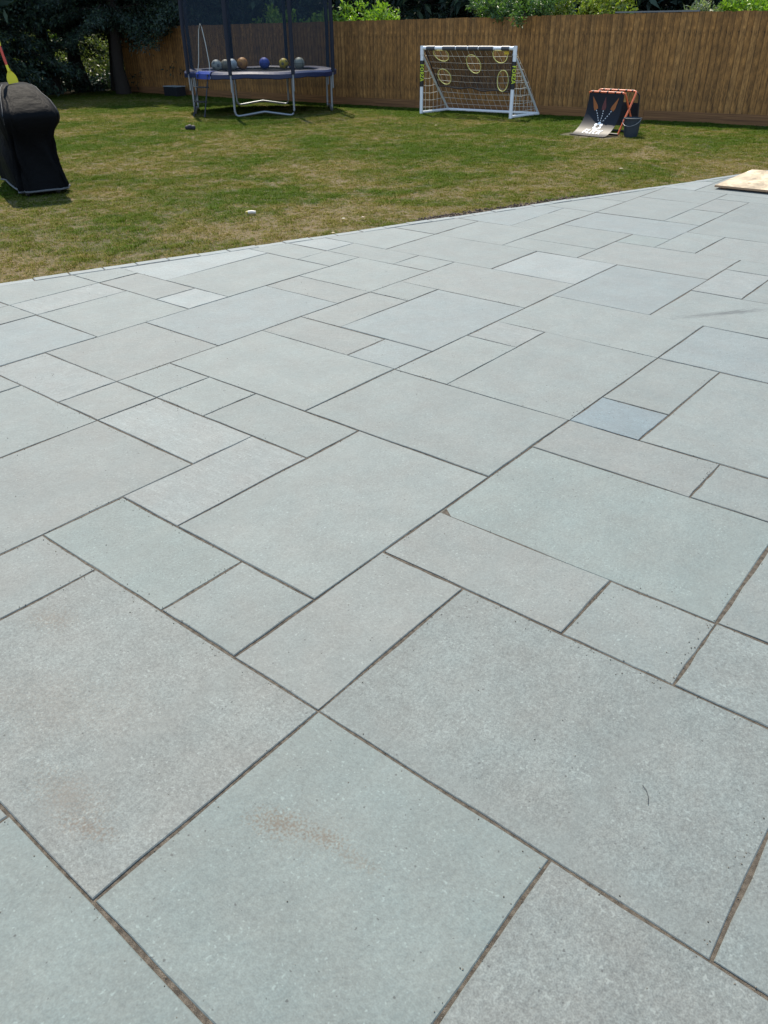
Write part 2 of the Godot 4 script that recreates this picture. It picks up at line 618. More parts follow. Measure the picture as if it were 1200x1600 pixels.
func build_patio() -> void:
	make_stone()
	var patio := Node3D.new()
	patio.name = "patio"
	add_child(patio)
	patio.set_meta("kind", "structure")
	patio.set_meta("label", "newly laid patio of grey green sandstone slabs in mixed sizes")

	# small corrections of the courses: real joints are not all alike
	var du := [13, 8, 12, 6, 2, 4, 2, -3, 3, -8, -11, -7, -13, -4, -10, -2, -3, -3, 7, -2, 4, 3, 0, -2]   # millimetres at x course 0, 1, 2 ...
	var dv := [2, -5, -12, -6, -5, -2, -9, 1, 0, -4, 6, 4, -1, 9, 10, 13]                                  # and at z course -12 ... 3
	var gx := func(u: int) -> float: return u * UNIT + (du[u] * 0.001 if u >= 0 and u < du.size() else 0.012 if u < 0 else 0.0)
	var gz := func(w: int) -> float: return w * UNIT + (dv[w + 12] * 0.001 if w >= -12 and w <= 3 else 0.0)

	edge_poly = PackedVector2Array([Vector2(-12, edge_z(-12) + 0.085), Vector2(20, edge_z(20) + 0.085), Vector2(20, 40), Vector2(-12, 40)])
	# g grey, n green grey, b brown grey, u blue, p pale, d darker grey, m mottled; the course list follows the photograph
	for base in [["g", 0.160, 0.188, 0.178, 0], ["n", 0.152, 0.189, 0.178, 0], ["b", 0.163, 0.184, 0.173, 0], ["u", 0.155, 0.188, 0.186, 0], ["p", 0.208, 0.240, 0.236, 0], ["d", 0.146, 0.172, 0.163, 1], ["m", 0.154, 0.174, 0.163, 1], ["w", 0.178, 0.202, 0.194, 2], ["s", 0.124, 0.170, 0.186, 0]]:
		var list := []
		for k in 3:
			var f := 0.965 + 0.035 * k
			list.append(stone_mat(lin(base[1] * f, base[2] * f, base[3] * f) , base[4]))
		tones[base[0]] = list
	var taken := {}
	var laid := []
	var lay := func(u: int, w: int, a: int, b: int, tone: String) -> void:
		for i in a:
			for j in b:
				taken[Vector2i(u + i, w + j)] = true
		laid.append([u, w, a, b, tone])
	lay.call(0, 0, 2, 3, "d"); lay.call(-2, 0, 2, 2, "n"); lay.call(-2, -3, 2, 3, "m"); lay.call(-4, -1, 2, 3, "n"); lay.call(-4, -4, 2, 3, "g")
	lay.call(-2, 2, 2, 3, "m"); lay.call(0, 3, 2, 3, "d"); lay.call(2, -1, 1, 2, "b"); lay.call(2, 1, 1, 1, "g"); lay.call(2, 2, 1, 2, "d")
	lay.call(3, 2, 2, 2, "g"); lay.call(3, -1, 2, 3, "n"); lay.call(5, -1, 1, 2, "b"); lay.call(5, 1, 1, 2, "g"); lay.call(6, -1, 1, 1, "s")
	lay.call(7, -1, 2, 1, "g"); lay.call(6, 0, 3, 2, "g"); lay.call(9, -1, 2, 2, "u"); lay.call(9, -4, 2, 3, "g"); lay.call(8, -4, 1, 1, "w")
	lay.call(6, -4, 2, 1, "g"); lay.call(6, -3, 3, 2, "g"); lay.call(4, -4, 2, 3, "g"); lay.call(1, -3, 3, 2, "g"); lay.call(1, -4, 2, 1, "w")
	lay.call(0, -4, 1, 2, "n"); lay.call(0, -2, 1, 1, "g"); lay.call(0, -1, 2, 1, "b"); lay.call(-2, -4, 2, 1, "b"); lay.call(-1, -6, 3, 2, "b")
	lay.call(2, -6, 1, 2, "w"); lay.call(3, -6, 1, 1, "g"); lay.call(3, -5, 1, 2, "g"); lay.call(4, -7, 2, 3, "g"); lay.call(3, -7, 1, 1, "g")
	lay.call(2, -7, 1, 1, "b"); lay.call(2, -9, 1, 2, "w"); lay.call(0, -8, 2, 2, "g"); lay.call(0, -10, 2, 2, "g"); lay.call(3, -9, 2, 2, "b")
	lay.call(2, -11, 2, 2, "u"); lay.call(4, -11, 2, 2, "g"); lay.call(4, -12, 2, 1, "w"); lay.call(2, -12, 2, 1, "g"); lay.call(2, -14, 2, 2, "g")
	lay.call(4, -14, 2, 2, "g"); lay.call(6, -14, 1, 2, "g"); lay.call(6, -12, 1, 2, "b"); lay.call(6, -10, 1, 1, "p"); lay.call(7, -13, 3, 2, "p")
	lay.call(7, -11, 3, 2, "g"); lay.call(5, -9, 3, 2, "u"); lay.call(8, -9, 1, 2, "b"); lay.call(9, -9, 2, 2, "g"); lay.call(7, -7, 2, 1, "b")
	lay.call(6, -7, 1, 2, "b"); lay.call(6, -5, 1, 1, "u"); lay.call(7, -6, 3, 2, "u"); lay.call(9, -7, 1, 1, "g"); lay.call(10, -7, 2, 3, "b")
	lay.call(11, -10, 1, 2, "g"); lay.call(11, -8, 1, 1, "g"); lay.call(10, -10, 1, 1, "g"); lay.call(10, -12, 1, 2, "g"); lay.call(11, -12, 1, 2, "p")
	lay.call(12, -11, 2, 2, "g"); lay.call(12, -9, 2, 3, "g"); lay.call(12, -6, 2, 2, "p"); lay.call(14, -11, 2, 2, "g"); lay.call(14, -9, 2, 2, "g")
	lay.call(14, -7, 1, 2, "g"); lay.call(15, -7, 2, 2, "g"); lay.call(17, -7, 2, 3, "u"); lay.call(16, -5, 1, 1, "n"); lay.call(14, -5, 2, 3, "b")
	lay.call(11, -4, 3, 2, "u"); lay.call(11, -2, 2, 3, "g"); lay.call(13, -2, 2, 1, "w"); lay.call(13, -1, 2, 2, "g"); lay.call(15, -2, 1, 2, "g")
	lay.call(16, -4, 2, 1, "g"); lay.call(16, -3, 2, 3, "b"); lay.call(18, -4, 2, 3, "g"); lay.call(20, -4, 3, 2, "d"); lay.call(19, -5, 2, 1, "g")
	lay.call(21, -5, 2, 1, "b"); lay.call(19, -7, 3, 2, "g"); lay.call(22, -7, 2, 2, "g"); lay.call(23, -5, 1, 2, "g"); lay.call(24, -6, 2, 3, "g")
	lay.call(24, -8, 2, 2, "p"); lay.call(16, -8, 2, 1, "g"); lay.call(18, -8, 1, 1, "g"); lay.call(19, -9, 2, 2, "g"); lay.call(21, -9, 3, 2, "g"); lay.call(16, -10, 3, 2, "u")
	# the patio goes on beyond the picture
	var sizes := [[3, 2], [2, 2], [2, 3], [2, 1], [1, 2], [1, 1]]
	for u in range(-10, 31):
		for w in range(-22, 9):
			if taken.has(Vector2i(u, w)) or (w + 1) * UNIT < edge_z(u * UNIT) - 0.4:
				continue
			for s in range(rng.randi() % 4, 6):
				var ok := true
				for i in sizes[s][0]:
					for j in sizes[s][1]:
						if taken.has(Vector2i(u + i, w + j)):
							ok = false
				if ok:
					lay.call(u, w, sizes[s][0], sizes[s][1], ["g", "n", "b", "d", "u", "g"][rng.randi() % 6])
					break
	var off := func(x: float, z: float) -> Vector2: return Vector2(x + rng.randf_range(-0.0013, 0.0013), z + rng.randf_range(-0.0013, 0.0013))
	for L in laid:
		var wide := [0.0, 0.0, 0.0, 0.0]
		for k in 4:
			wide[k] = rng.randf_range(0.0016, 0.0045)
		var x0: float = gx.call(L[0]) + wide[0]
		var x1: float = gx.call(L[0] + L[2]) - wide[1]
		var z0: float = gz.call(L[1]) + wide[2]
		var z1: float = gz.call(L[1] + L[3]) - wide[3]
		var polys := Geometry2D.intersect_polygons(PackedVector2Array([off.call(x0, z0), off.call(x1, z0), off.call(x1, z1), off.call(x0, z1)]), edge_poly)
		if polys.is_empty():
			continue
		var m: StandardMaterial3D = tones[L[4]][rng.randi() % 3]
		var shift := Vector2(rng.randf() * 1.2, rng.randf() * 1.2)
		var quarter := rng.randi() % 4
		if (L[0] == -2 and L[1] == 0) or (L[0] == -2 and L[1] == -3) or (L[0] == 11 and L[1] == -2):
			quarter = 0
			shift = Vector2(-x0, -z0)
			m = stained(L, m, x0, z0)
		part("slab", slab_mesh(polys[0], rng.randf_range(-0.0008, 0.0008), shift, quarter), m, patio)

	# jointing mortar, a few millimetres down
	var sand := noise_bytes(256, 21, 0.25, 2)
	var blot := noise_bytes(256, 22, 0.03, 3)
	var sb := PackedByteArray()
	sb.resize(256 * 256 * 3)
	for i in 256 * 256:
		var k := 175 + int(0.5 * (sand[i] - 128) + 0.4 * (blot[i] - 128))
		sb[i * 3] = clampi(k, 0, 255)
		sb[i * 3 + 1] = clampi(k - 8, 0, 255)
		sb[i * 3 + 2] = clampi(k - 18, 0, 255)
	var mortar := mat(lin(0.150, 0.134, 0.112), 0.95)
	mortar.albedo_texture = tex(picture(sb, 256, 256))
	var nb := picture(sb, 256, 256)
	nb.bump_map_to_normal_map(4.0)
	mortar.normal_enabled = true
	mortar.normal_texture = tex(nb)
	mortar.uv1_scale = Vector3(6, 6, 6)
	var st := start()
	var y := -0.003
	quad(st, Vector3(-3.2, y, edge_z(-3.2) + 0.02), Vector3(9.6, y, edge_z(9.6) + 0.02), Vector3(9.6, y, 3.0), Vector3(-3.2, y, 3.0), Vector3.UP, Vector2(-3.2, edge_z(-3.2)), Vector2(9.6, edge_z(9.6)), Vector2(9.6, 3.0), Vector2(-3.2, 3.0))
	st.generate_tangents()
	part("mortar_bed", st.commit(), mortar, patio)

	# sand and grit swept out of the joints
	var crumb := start()
	box(crumb, Vector3.ZERO, Vector3(1.3, 0.8, 1.0), Basis.from_euler(Vector3(0.5, 0.3, 0.4)))
	var grit := MultiMesh.new()
	grit.transform_format = MultiMesh.TRANSFORM_3D
	grit.use_colors = true
	grit.mesh = crumb.commit()
	grit.instance_count = 2600
	for k in 2600:
		var L: Array = laid[rng.randi() % 60]
		var p := Vector2(L[0] + rng.randf() * L[2], L[1] + rng.randf() * L[3])
		if rng.randf() < 0.8:
			var away := rng.randf_range(-0.10, 0.10) * rng.randf()
			if rng.randf() < 0.5:
				p.x = L[0] + away
			else:
				p.y = L[1] + away
		var size := rng.randf_range(0.0008, 0.0022)
		grit.set_instance_transform(k, Transform3D(Basis(Vector3.UP, rng.randf() * TAU).scaled(Vector3.ONE * size), Vector3(p.x * UNIT, 0.0006, p.y * UNIT)))
		grit.set_instance_color(k, Color(0.10, 0.085, 0.065) * rng.randf_range(0.4, 1.8))
	var grit_o := MultiMeshInstance3D.new()
	grit_o.name = "grit"
	grit_o.multimesh = grit
	var grit_m := mat(Color.WHITE, 0.9)
	grit_m.vertex_color_use_as_albedo = true
	grit_o.material_override = grit_m
	grit_o.set_meta("kind", "stuff")
	patio.add_child(grit_o, true)

	# the row of edging stones against the lawn
	var along := Vector2(1, 0.3288).normalized()
	var across := Vector2(-along.y, along.x)
	var from := Vector2(1.63, edge_z(1.63)) - along * 0.2275 * 12
	for k in 52:
		var p := from + along * 0.2275 * k
		var l := 0.2275 - rng.randf_range(0.003, 0.006)
		var w := 0.074 + rng.randf_range(-0.003, 0.003)
		var out := across * rng.randf_range(-0.005, 0.006)
		var poly := PackedVector2Array([p + out, p + out + along * l, p + out + along * l + across * w, p + out + across * w])
		part("edging_stone", slab_mesh(poly, rng.randf_range(-0.002, 0.004), Vector2(rng.randf(), rng.randf()), rng.randi() % 4, 0.004, 0.002), tones["p"][k % 3], patio)
	var bed := start()
	var a0 := from + across * 0.006
	var a1 := from + along * 0.2275 * 52 + across * 0.006
	var b1 := a1 + across * 0.09
	var b0 := a0 + across * 0.09
	var lo := Vector3.UP * (LAWN - 0.03)
	quad(bed, Vector3(a0.x, -0.012, a0.y), Vector3(a1.x, -0.012, a1.y), Vector3(a1.x, 0, a1.y) + lo, Vector3(a0.x, 0, a0.y) + lo, Vector3(across.x, 0, across.y) * -1)
	quad(bed, Vector3(a0.x, -0.012, a0.y), Vector3(a1.x, -0.012, a1.y), Vector3(b1.x, -0.012, b1.y), Vector3(b0.x, -0.012, b0.y), Vector3.UP)
	bed.generate_tangents()
	part("edging_haunch", bed.commit(), mortar, patio)

func stained(L: Array, m: StandardMaterial3D, x0: float, z0: float) -> StandardMaterial3D:
	var kind: int = 1 if m.albedo_texture == stone_tex[1] else 0
	var im: Image = stone_images[kind].duplicate()
	var spots := []          # centre x, z, half length, half width, angle, strength, colour
	var rust := Color(0.68, 0.52, 0.42)
	if L[1] == 0:
		spots = [[-0.262, 0.145, 0.055, 0.026, 1.15, 0.72, rust], [-0.228, 0.245, 0.035, 0.016, 1.2, 0.66, rust], [-0.225, 0.325, 0.05, 0.014, 1.4, 0.3, rust], [-0.25, 0.20, 0.12, 0.06, 1.15, 0.12, rust]]
	elif L[0] == -2:
		spots = [[-0.20, -0.81, 0.06, 0.04, 1.2, 0.4, rust], [-0.50, -0.24, 0.10, 0.045, 1.5, 0.34, rust], [-0.515, -0.14, 0.05, 0.018, 1.2, 0.5, rust], [-0.36, -0.50, 0.2, 0.10, 1.0, 0.15, rust]]
	else:
		spots = [[3.60, -0.315, 0.24, 0.026, 0.62, 0.95, Color(0.36, 0.39, 0.40)], [3.70, -0.235, 0.10, 0.03, 0.62, 0.8, Color(0.36, 0.39, 0.40)]]
	var f := FastNoiseLite.new()
	f.seed = 90
	f.frequency = 0.13 if L[0] < 0 else 0.05
	f.fractal_octaves = 4
	for s in spots:
		var r := int(1.6 * s[2] / 1.2 * 1024)
		var cx := int((s[0] - x0) / 1.2 * 1024)
		var cy := int((s[1] - z0) / 1.2 * 1024)
		for y in range(cy - r, cy + r):
			for x in range(cx - r, cx + r):
				if x < 0 or y < 0 or x > 1023 or y > 1023:
					continue
				var d := Vector2(x - cx, y - cy) / 1024.0 * 1.2
				d = d.rotated(-s[4])
				var e := Vector2(d.x / s[2], d.y / s[3]).length()
				if e > 1.6:
					continue
				var n := f.get_noise_2d(x, y) if L[0] < 0 else f.get_noise_2d(d.x * 150.0, d.y * 2400.0)
				var t: float = clampf((1.25 - e) * 0.7 + n * 1.3 - 0.05, 0.0, 1.0) * s[5]
				var c := im.get_pixel(x, y)
				im.set_pixel(x, y, c.lerp(Color(s[6].r, s[6].g, s[6].b) * (0.6 + 0.5 * c.g), t))
	var own: StandardMaterial3D = m.duplicate()
	own.albedo_texture = tex(im)
	return own


# ---------------------------------------------------------------- fence
func wood_texture(w: int, h: int, stains_and_gap_shade: bool, seed_: int) -> ImageTexture:
	var grain := noise_bytes(w, seed_, 0.02, 3, FastNoiseLite.TYPE_SIMPLEX_SMOOTH, h)
	var blot := noise_bytes(w, seed_ + 1, 0.012, 4, FastNoiseLite.TYPE_SIMPLEX_SMOOTH, h)
	var f := FastNoiseLite.new()
	f.seed = seed_ + 2
	f.frequency = 1.0
	f.fractal_octaves = 3
	var bytes := PackedByteArray()
	bytes.resize(w * h * 3)
	for y in h:
		for x in w:
			var i := y * w + x
			var g := f.get_noise_2d(x * 0.045 + grain[i] * 0.008, y * 0.003)
			var k := 185.0 + 45.0 * g + 0.25 * (blot[i] - 128)
			if stains_and_gap_shade:
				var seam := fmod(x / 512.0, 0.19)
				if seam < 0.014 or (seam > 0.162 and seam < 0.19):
					k -= 60.0  # shade at the gaps between boards, painted along both board edges
				var t := float(y) / h
				for row in [0.20, 0.52, 0.84]:
					var e := absf(t - row)
					if e < 0.05:
						var s := f.get_noise_2d(x * 0.11 + row * 90.0, y * 0.02 + 50.0)
						if s > 0.12:
							k -= 170.0 * (s - 0.12) * (1.0 - e / 0.05)
			bytes[i * 3] = clampi(int(k), 20, 255)
			bytes[i * 3 + 1] = clampi(int(k * 0.985), 20, 255)
			bytes[i * 3 + 2] = clampi(int(k * 0.96), 20, 255)
	return tex(picture(bytes, w, h))

func build_fence() -> void:
	var fence := thing("fence", "long brown close-board timber fence along the back of the lawn", "fence")
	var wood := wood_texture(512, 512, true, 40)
	var mats := []
	for k in 6:
		var f := 0.86 + 0.055 * k
		var m := mat(lin(0.53 * f, 0.258 * f, 0.070 * f), 0.85)
		if k % 3 == 2:
			m = mat(lin(0.55 * f, 0.278 * f, 0.082 * f), 0.85)
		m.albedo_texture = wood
		mats.append(m)
	# a few shapes of feather-edged board, one metre high, shared by all
	var shapes := []
	for k in 5:
		var st := start()
		var w := 0.112
		var u0 := k * 0.19
		var u1 := u0 + 0.17
		var lip := rng.randf_range(0.013, 0.018)
		var top := rng.randf_range(-0.004, 0.004)
		var p := [Vector2(-lip, -w / 2), Vector2(-0.004, w / 2), Vector2(0.0, w / 2), Vector2(0.0, -w / 2)]
		for i in 4:
			var a: Vector2 = p[i]
			var b: Vector2 = p[(i + 1) % 4]
			var n := Vector3(b.y - a.y, 0, a.x - b.x).normalized() * -1
			quad(st, Vector3(a.x, 0, a.y), Vector3(b.x, 0, b.y), Vector3(b.x, 1, b.y), Vector3(a.x, 1, a.y), n, Vector2(lerpf(u0, u1, (a.y + w / 2) / w), 1), Vector2(lerpf(u0, u1, (b.y + w / 2) / w), 1), Vector2(lerpf(u0, u1, (b.y + w / 2) / w), 0), Vector2(lerpf(u0, u1, (a.y + w / 2) / w), 0))
		quad(st, Vector3(p[0].x, 1, p[0].y), Vector3(p[1].x, 1, p[1].y), Vector3(0, 1, w / 2), Vector3(0, 1, -w / 2), Vector3.UP)
		shapes.append(st.commit())
	var z := -19.6
	var i := 0
	while z < 1.0:
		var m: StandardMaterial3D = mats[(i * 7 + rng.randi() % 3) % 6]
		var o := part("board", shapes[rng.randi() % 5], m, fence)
		var h := fence_h(z) - 0.155 + rng.randf_range(-0.006, 0.006)
		var turn := atan2(fence_x(z + 0.05) - fence_x(z - 0.05), 0.1)
		o.transform = Transform3D(Basis(Vector3.UP, turn) * Basis(Vector3.RIGHT, rng.randf_range(-0.003, 0.003)) * Basis.from_scale(Vector3(1, h, 1)), Vector3(fence_x(z) - 0.004 * (i % 2), 0.155 + LAWN, z))
		z += 0.0955 + rng.randf_range(-0.003, 0.003)
		i += 1
	# gravel boards along the foot, rails and posts behind
	var gb := wood_texture(512, 128, false, 60)
	var gmats := []
	for k in 3:
		var gm := mat(lin(0.36 + 0.03 * k, 0.175 + 0.012 * k, 0.07), 0.9)
		gm.albedo_texture = gb
		gm.uv1_scale = Vector3(1, 1, 1)
		gmats.append(gm)
	z = -19.6
	i = 0
	while z < 0.9:
		var a := Vector3(fence_x(z), LAWN, z)
		var b := Vector3(fence_x(z + 2.4), LAWN, z + 2.4)
		var st := start()
		var d := b - a
		box(st, Vector3.ZERO, Vector3(0.024, 0.17, d.length() - 0.004))
		var o := part("gravel_board", st.commit(), gmats[i % 3], fence)
		o.transform = Transform3D(Basis(Vector3.UP, atan2(d.x, d.z)), (a + b) / 2 + Vector3(-0.012, 0.072, 0))
		for hh in [0.35, 0.85, 1.35]:
			var rs := start()
			box(rs, Vector3.ZERO, Vector3(0.06, 0.07, d.length() - 0.01))
			var ro := part("rail", rs.commit(), gmats[2], fence)
			ro.transform = Transform3D(Basis(Vector3.UP, atan2(d.x, d.z)), (a + b) / 2 + Vector3(0.033, hh, 0))
		var ps := start()
		box(ps, Vector3(0, 0.76, 0), Vector3(0.09, 1.54, 0.09))
		var po := part("post", ps.commit(), gmats[1], fence)
		po.position = a + Vector3(0.12, 0, 0)
		z += 2.4
		i += 1
	# grey rail capping the boards on one length
	var cs := start()
	var c0 := Vector3(fence_x(-5.95), 0, -5.95)
	var c1 := Vector3(fence_x(-4.55), 0, -4.55)
	box(cs, Vector3.ZERO, Vector3(0.05, 0.022, (c1 - c0).length()))
	var co := part("capping_rail", cs.commit(), mat(lin(0.16, 0.16, 0.16), 0.7), fence)
	co.set_meta("label", "grey capping rail on one length of the fence")
	co.transform = Transform3D(Basis(Vector3.UP, atan2(c1.x - c0.x, 1.4)), (c0 + c1) / 2 + Vector3(0.0, fence_h(-5.2) + LAWN + 0.016, 0))


# ---------------------------------------------------------------- trees and shrubs
func bough_spray(b: Leaves, from: Vector3, dir: Vector3, length: float, count: int, leaf: float, cols: Array, droop: float, spread: float) -> void:
	for i in count:
		var t := pow(rng.randf(), 0.7)
		var p := from + dir * length * t + Vector3.DOWN * droop * t * t * length
		p += rand_dir() * Vector3(spread, spread * 0.5, spread) * (0.35 + 0.65 * t) * rng.randf()
		var d := (dir * 0.7 + rand_dir() * 0.8 + Vector3.DOWN * (0.25 + droop)).normalized()
		b.add(p, d, any_side(d), leaf * rng.randf_range(0.6, 1.4), leaf * rng.randf_range(0.22, 0.42), tint(cols))

func conifer(called: String, label: String, at: Vector3, skirt: float, high: float, reach: float, cols: Array, group: String) -> Node3D:
	var t := thing(called, label, "tree", at, 0.0, group)
	var trunk := start()
	var pts := []
	var rad := []
	for k in 9:
		var f := k / 8.0
		pts.append(Vector3(0.09 * sin(k * 1.3), -0.1 + f * high * 0.93, 0.07 * cos(k * 1.7)))
		rad.append(lerpf(0.20, 0.03, f) + (0.06 if k == 0 else 0.0))
	tube(trunk, pts, rad, 10)
	var b := Leaves.new()
	for k in 96:
		var f := pow(float(k) / 95, 1.6)
		var y := lerpf(skirt, high, f)
		var a := k * 2.39996 + rng.randf_range(-0.3, 0.3)
		var l := reach * (1.0 - pow(f, 1.7)) * rng.randf_range(0.7, 1.15) + 0.2
		var d := Vector3(cos(a), rng.randf_range(-0.1, 0.25), sin(a)).normalized()
		var start_at := Vector3(0, y + rng.randf_range(-0.15, 0.15), 0)
		tube(trunk, [start_at, start_at + d * l * 0.45 + Vector3.DOWN * 0.02, start_at + d * l * 0.9 + Vector3.DOWN * l * 0.22], [0.035, 0.022, 0.008], 5)
		var near_eye := y < skirt + 2.0
		bough_spray(b, start_at + d * 0.1, d, l, 520 if near_eye else 80, 0.095 if near_eye else 0.40, cols, 0.28, 0.42 if near_eye else 0.6)
	part("trunk", trunk.commit(), bark, t)
	part("crown", b.mesh(), needle, t)
	return t

func shrub(called: String, label: String, category: String, at: Vector3, blobs: Array, count: int, leaf: float, wide: float, cols: Array, m: Material, group := "") -> Node3D:
	var t := thing(called, label, category, at, 0.0, group)
	var stems := start()
	var b := Leaves.new()
	var whole := 0.0
	for bl in blobs:
		whole += bl[1].x * bl[1].z
	for bl in blobs:
		var c: Vector3 = bl[0]
		var r: Vector3 = bl[1]
		tube(stems, [Vector3(c.x * 0.6, -0.05, c.z * 0.6), Vector3(c.x * 0.9, c.y * 0.5, c.z * 0.9), c], [0.04, 0.03, 0.012], 6)
		var clumps := 26
		var n := int(count * r.x * r.z / whole / clumps)
		for k in clumps:
			var o := rand_dir()
			var cc := c + o * r * rng.randf_range(0.55, 1.0)
			var size := 0.28 * minf(r.x, minf(r.y, r.z)) + 0.05
			for i in n:
				var d := (o * 0.6 + rand_dir() + Vector3.UP * 0.25).normalized()
				b.add(cc + rand_dir() * size * pow(rng.randf(), 0.5), d, any_side(d), leaf * rng.randf_range(0.6, 1.3), leaf * wide * rng.randf_range(0.8, 1.2), tint(cols))
	part("stem", stems.commit(), bark, t)
	part("foliage", b.mesh(), m, t)
	return t

var bark: StandardMaterial3D
var needle: StandardMaterial3D
var leafy: StandardMaterial3D

func build_trees() -> void:
	bark = mat(lin(0.022, 0.017, 0.013), 0.95)
	needle = leaf_mat(Color(0.5, 0.55, 0.45), 0.6)
	leafy = leaf_mat(Color(0.8, 0.9, 0.5), 0.45)
	var dark := [Color(0.013, 0.030, 0.020), Color(0.018, 0.040, 0.022), Color(0.034, 0.058, 0.022), Color(0.010, 0.024, 0.018)]
	var row := "dark conifers at the left end of the garden"
	var a := conifer("conifer_tree", "dark conifer with bare trunk, left of the gap showing bright leaves", Vector3(11.85, LAWN, -21.0), 1.85, 7.2, 2.0, dark, row)
	copy_of(a, "dark conifer whose trunk stands between the two bright gaps", Vector3(12.85, LAWN, -21.1), 1.9)
	copy_of(a, "dark conifer at the fence corner, right of the bright gaps", Vector3(13.75, LAWN, -20.6), 3.6, 0.95)
	copy_of(a, "dark conifer overhanging the fence just left of the trampoline", Vector3(14.5, LAWN, -18.3), 0.6, 0.95)
	copy_of(a, "dark conifer in front of the fence end, its boughs hiding the fence top", Vector3(12.75, LAWN, -19.0), 2.9, 0.82)
	copy_of(a, "dark conifer behind the fence whose boughs hang over it above the planter box", Vector3(13.95, LAWN, -17.7), 1.7, 0.8)
	var low := conifer("conifer_tree", "dark conifer with boughs to the ground behind the covered barbecue", Vector3(10.6, LAWN, -20.9), 0.45, 7.0, 2.0, dark, row)
	copy_of(low, "dark conifer with low boughs at the left edge of the picture", Vector3(8.9, LAWN, -20.6), 2.2)
	copy_of(low, "dark conifer partly seen at the far left behind the yellow spade", Vector3(7.2, LAWN, -20.2), 4.0)
	copy_of(low, "dark conifer rising beyond the fence behind the trampoline's left poles", Vector3(15.6, LAWN, -18.9), 5.1, 1.05)
	copy_of(low, "dark conifer behind the fence, seen through the trampoline net", Vector3(16.6, LAWN, -16.4), 0.7)
	var back := "dark conifers standing beyond the back fence"
	var spots := [[18.9, -13.6, "dark conifer beyond the fence behind the bright laurel"], [18.7, -11.0, "dark conifer beyond the fence just right of the laurel"], [18.4, -9.4, "dark conifer beyond the fence above the goal's left post"], [18.9, -7.2, "dark conifer beyond the fence behind the drooping green shrub"], [18.7, -5.2, "dark conifer beyond the grey capping rail of the fence"], [19.0, -3.0, "dark conifer beyond the fence at the right edge of the picture"], [19.2, -0.6, "dark conifer beyond the right end of the fence"], [21.4, -15.2, "second-row conifer seen between the laurel and the net"], [21.6, -10.0, "second-row conifer filling the gap right of the laurel"], [21.8, -6.0, "second-row conifer filling the gap over the capping rail"]]
	for s in spots:
		var c := copy_of(low, s[2], Vector3(s[0], LAWN, s[1]), rng.randf() * TAU, rng.randf_range(0.8, 0.95))
		c.set_meta("group", back)

	# the wood behind it all, and ivy under the conifers
	var wood := Leaves.new()
	for i in 26000:
		var f := rng.randf()
		var p := Vector3(23.0 + rng.randf_range(-1, 3), 0, lerpf(-34, 8, f * 2.0)) if f < 0.5 else Vector3(lerpf(-6, 25, f * 2.0 - 1.0), 0, -35.0 + rng.randf_range(-3, 1))
		p.y = 7.5 * pow(rng.randf(), 1.4)
		var d := rand_dir()
		wood.add(p, d, any_side(d), rng.randf_range(0.5, 1.1), rng.randf_range(0.3, 0.6), tint(dark))
	var wo := part("woodland", wood.mesh(), needle)
	wo.set_meta("kind", "stuff")
	tag(wo, "dark mass of trees closing the view far behind fence and conifers", "woodland")
	var ivy := Leaves.new()
	for i in 9000:
		var x := rng.randf_range(6.0, 17.0)
		var z := -20.6 - rng.randf_range(0.0, 3.2)
		noise.frequency = 0.5
		var top := 0.08 + 0.25 * clampf(0.5 + noise.get_noise_2d(x, z), 0, 1) * smoothstep(-20.5, -21.2, z)
		var d := (rand_dir() + Vector3.UP * 0.5).normalized()
		ivy.add(Vector3(x, LAWN + rng.randf() * top, z), d, any_side(d), rng.randf_range(0.08, 0.16), rng.randf_range(0.05, 0.09), tint(dark))
	var io := part("undergrowth", ivy.mesh(), needle)
	io.set_meta("kind", "stuff")
	tag(io, "dark ivy and undergrowth round the conifer trunks", "undergrowth")

	# sunlit bushes seen between the trunks
	var olive := [Color(0.158, 0.180, 0.072), Color(0.202, 0.216, 0.094), Color(0.122, 0.151, 0.058), Color(0.245, 0.245, 0.130)]
	var g1 := "sunlit bushes beyond the conifer trunks"
	shrub("bush", "pale olive bush in the left gap between the conifer trunks", "bush", Vector3(14.0, LAWN, -26.2), [[Vector3(0, 0.7, 0), Vector3(1.3, 0.9, 1.0)], [Vector3(-1.3, 0.5, 0.3), Vector3(0.9, 0.8, 0.8)]], 7000, 0.11, 0.5, olive, leafy, g1)
	shrub("bush", "pale olive bush in the right gap between the conifer trunks", "bush", Vector3(16.3, LAWN, -25.9), [[Vector3(0, 0.8, 0), Vector3(1.2, 1.0, 1.0)], [Vector3(1.2, 0.6, 0.0), Vector3(0.9, 0.9, 0.8)]], 7000, 0.11, 0.5, olive, leafy, g1)
	var deep := [Color(0.035, 0.06, 0.02), Color(0.05, 0.08, 0.025)]
	var hedge := shrub("hedge", "tall dark hedge far behind the conifer trunks", "hedge", Vector3(15.5, LAWN, -31.0), [[Vector3(-6, 1.5, 2), Vector3(3, 2.2, 1.2)], [Vector3(-2, 1.6, 0.6), Vector3(3, 2.3, 1.2)], [Vector3(2, 1.5, 0), Vector3(3, 2.4, 1.2)], [Vector3(6, 1.6, -0.4), Vector3(3, 2.2, 1.2)]], 16000, 0.26, 0.5, deep, leafy)
	hedge.set_meta("group", "")
	hedge.remove_meta("group")

	# shrubs that show above the fence
	var lime := [Color(0.187, 0.302, 0.032), Color(0.245, 0.360, 0.043), Color(0.130, 0.230, 0.029), Color(0.274, 0.374, 0.072)]
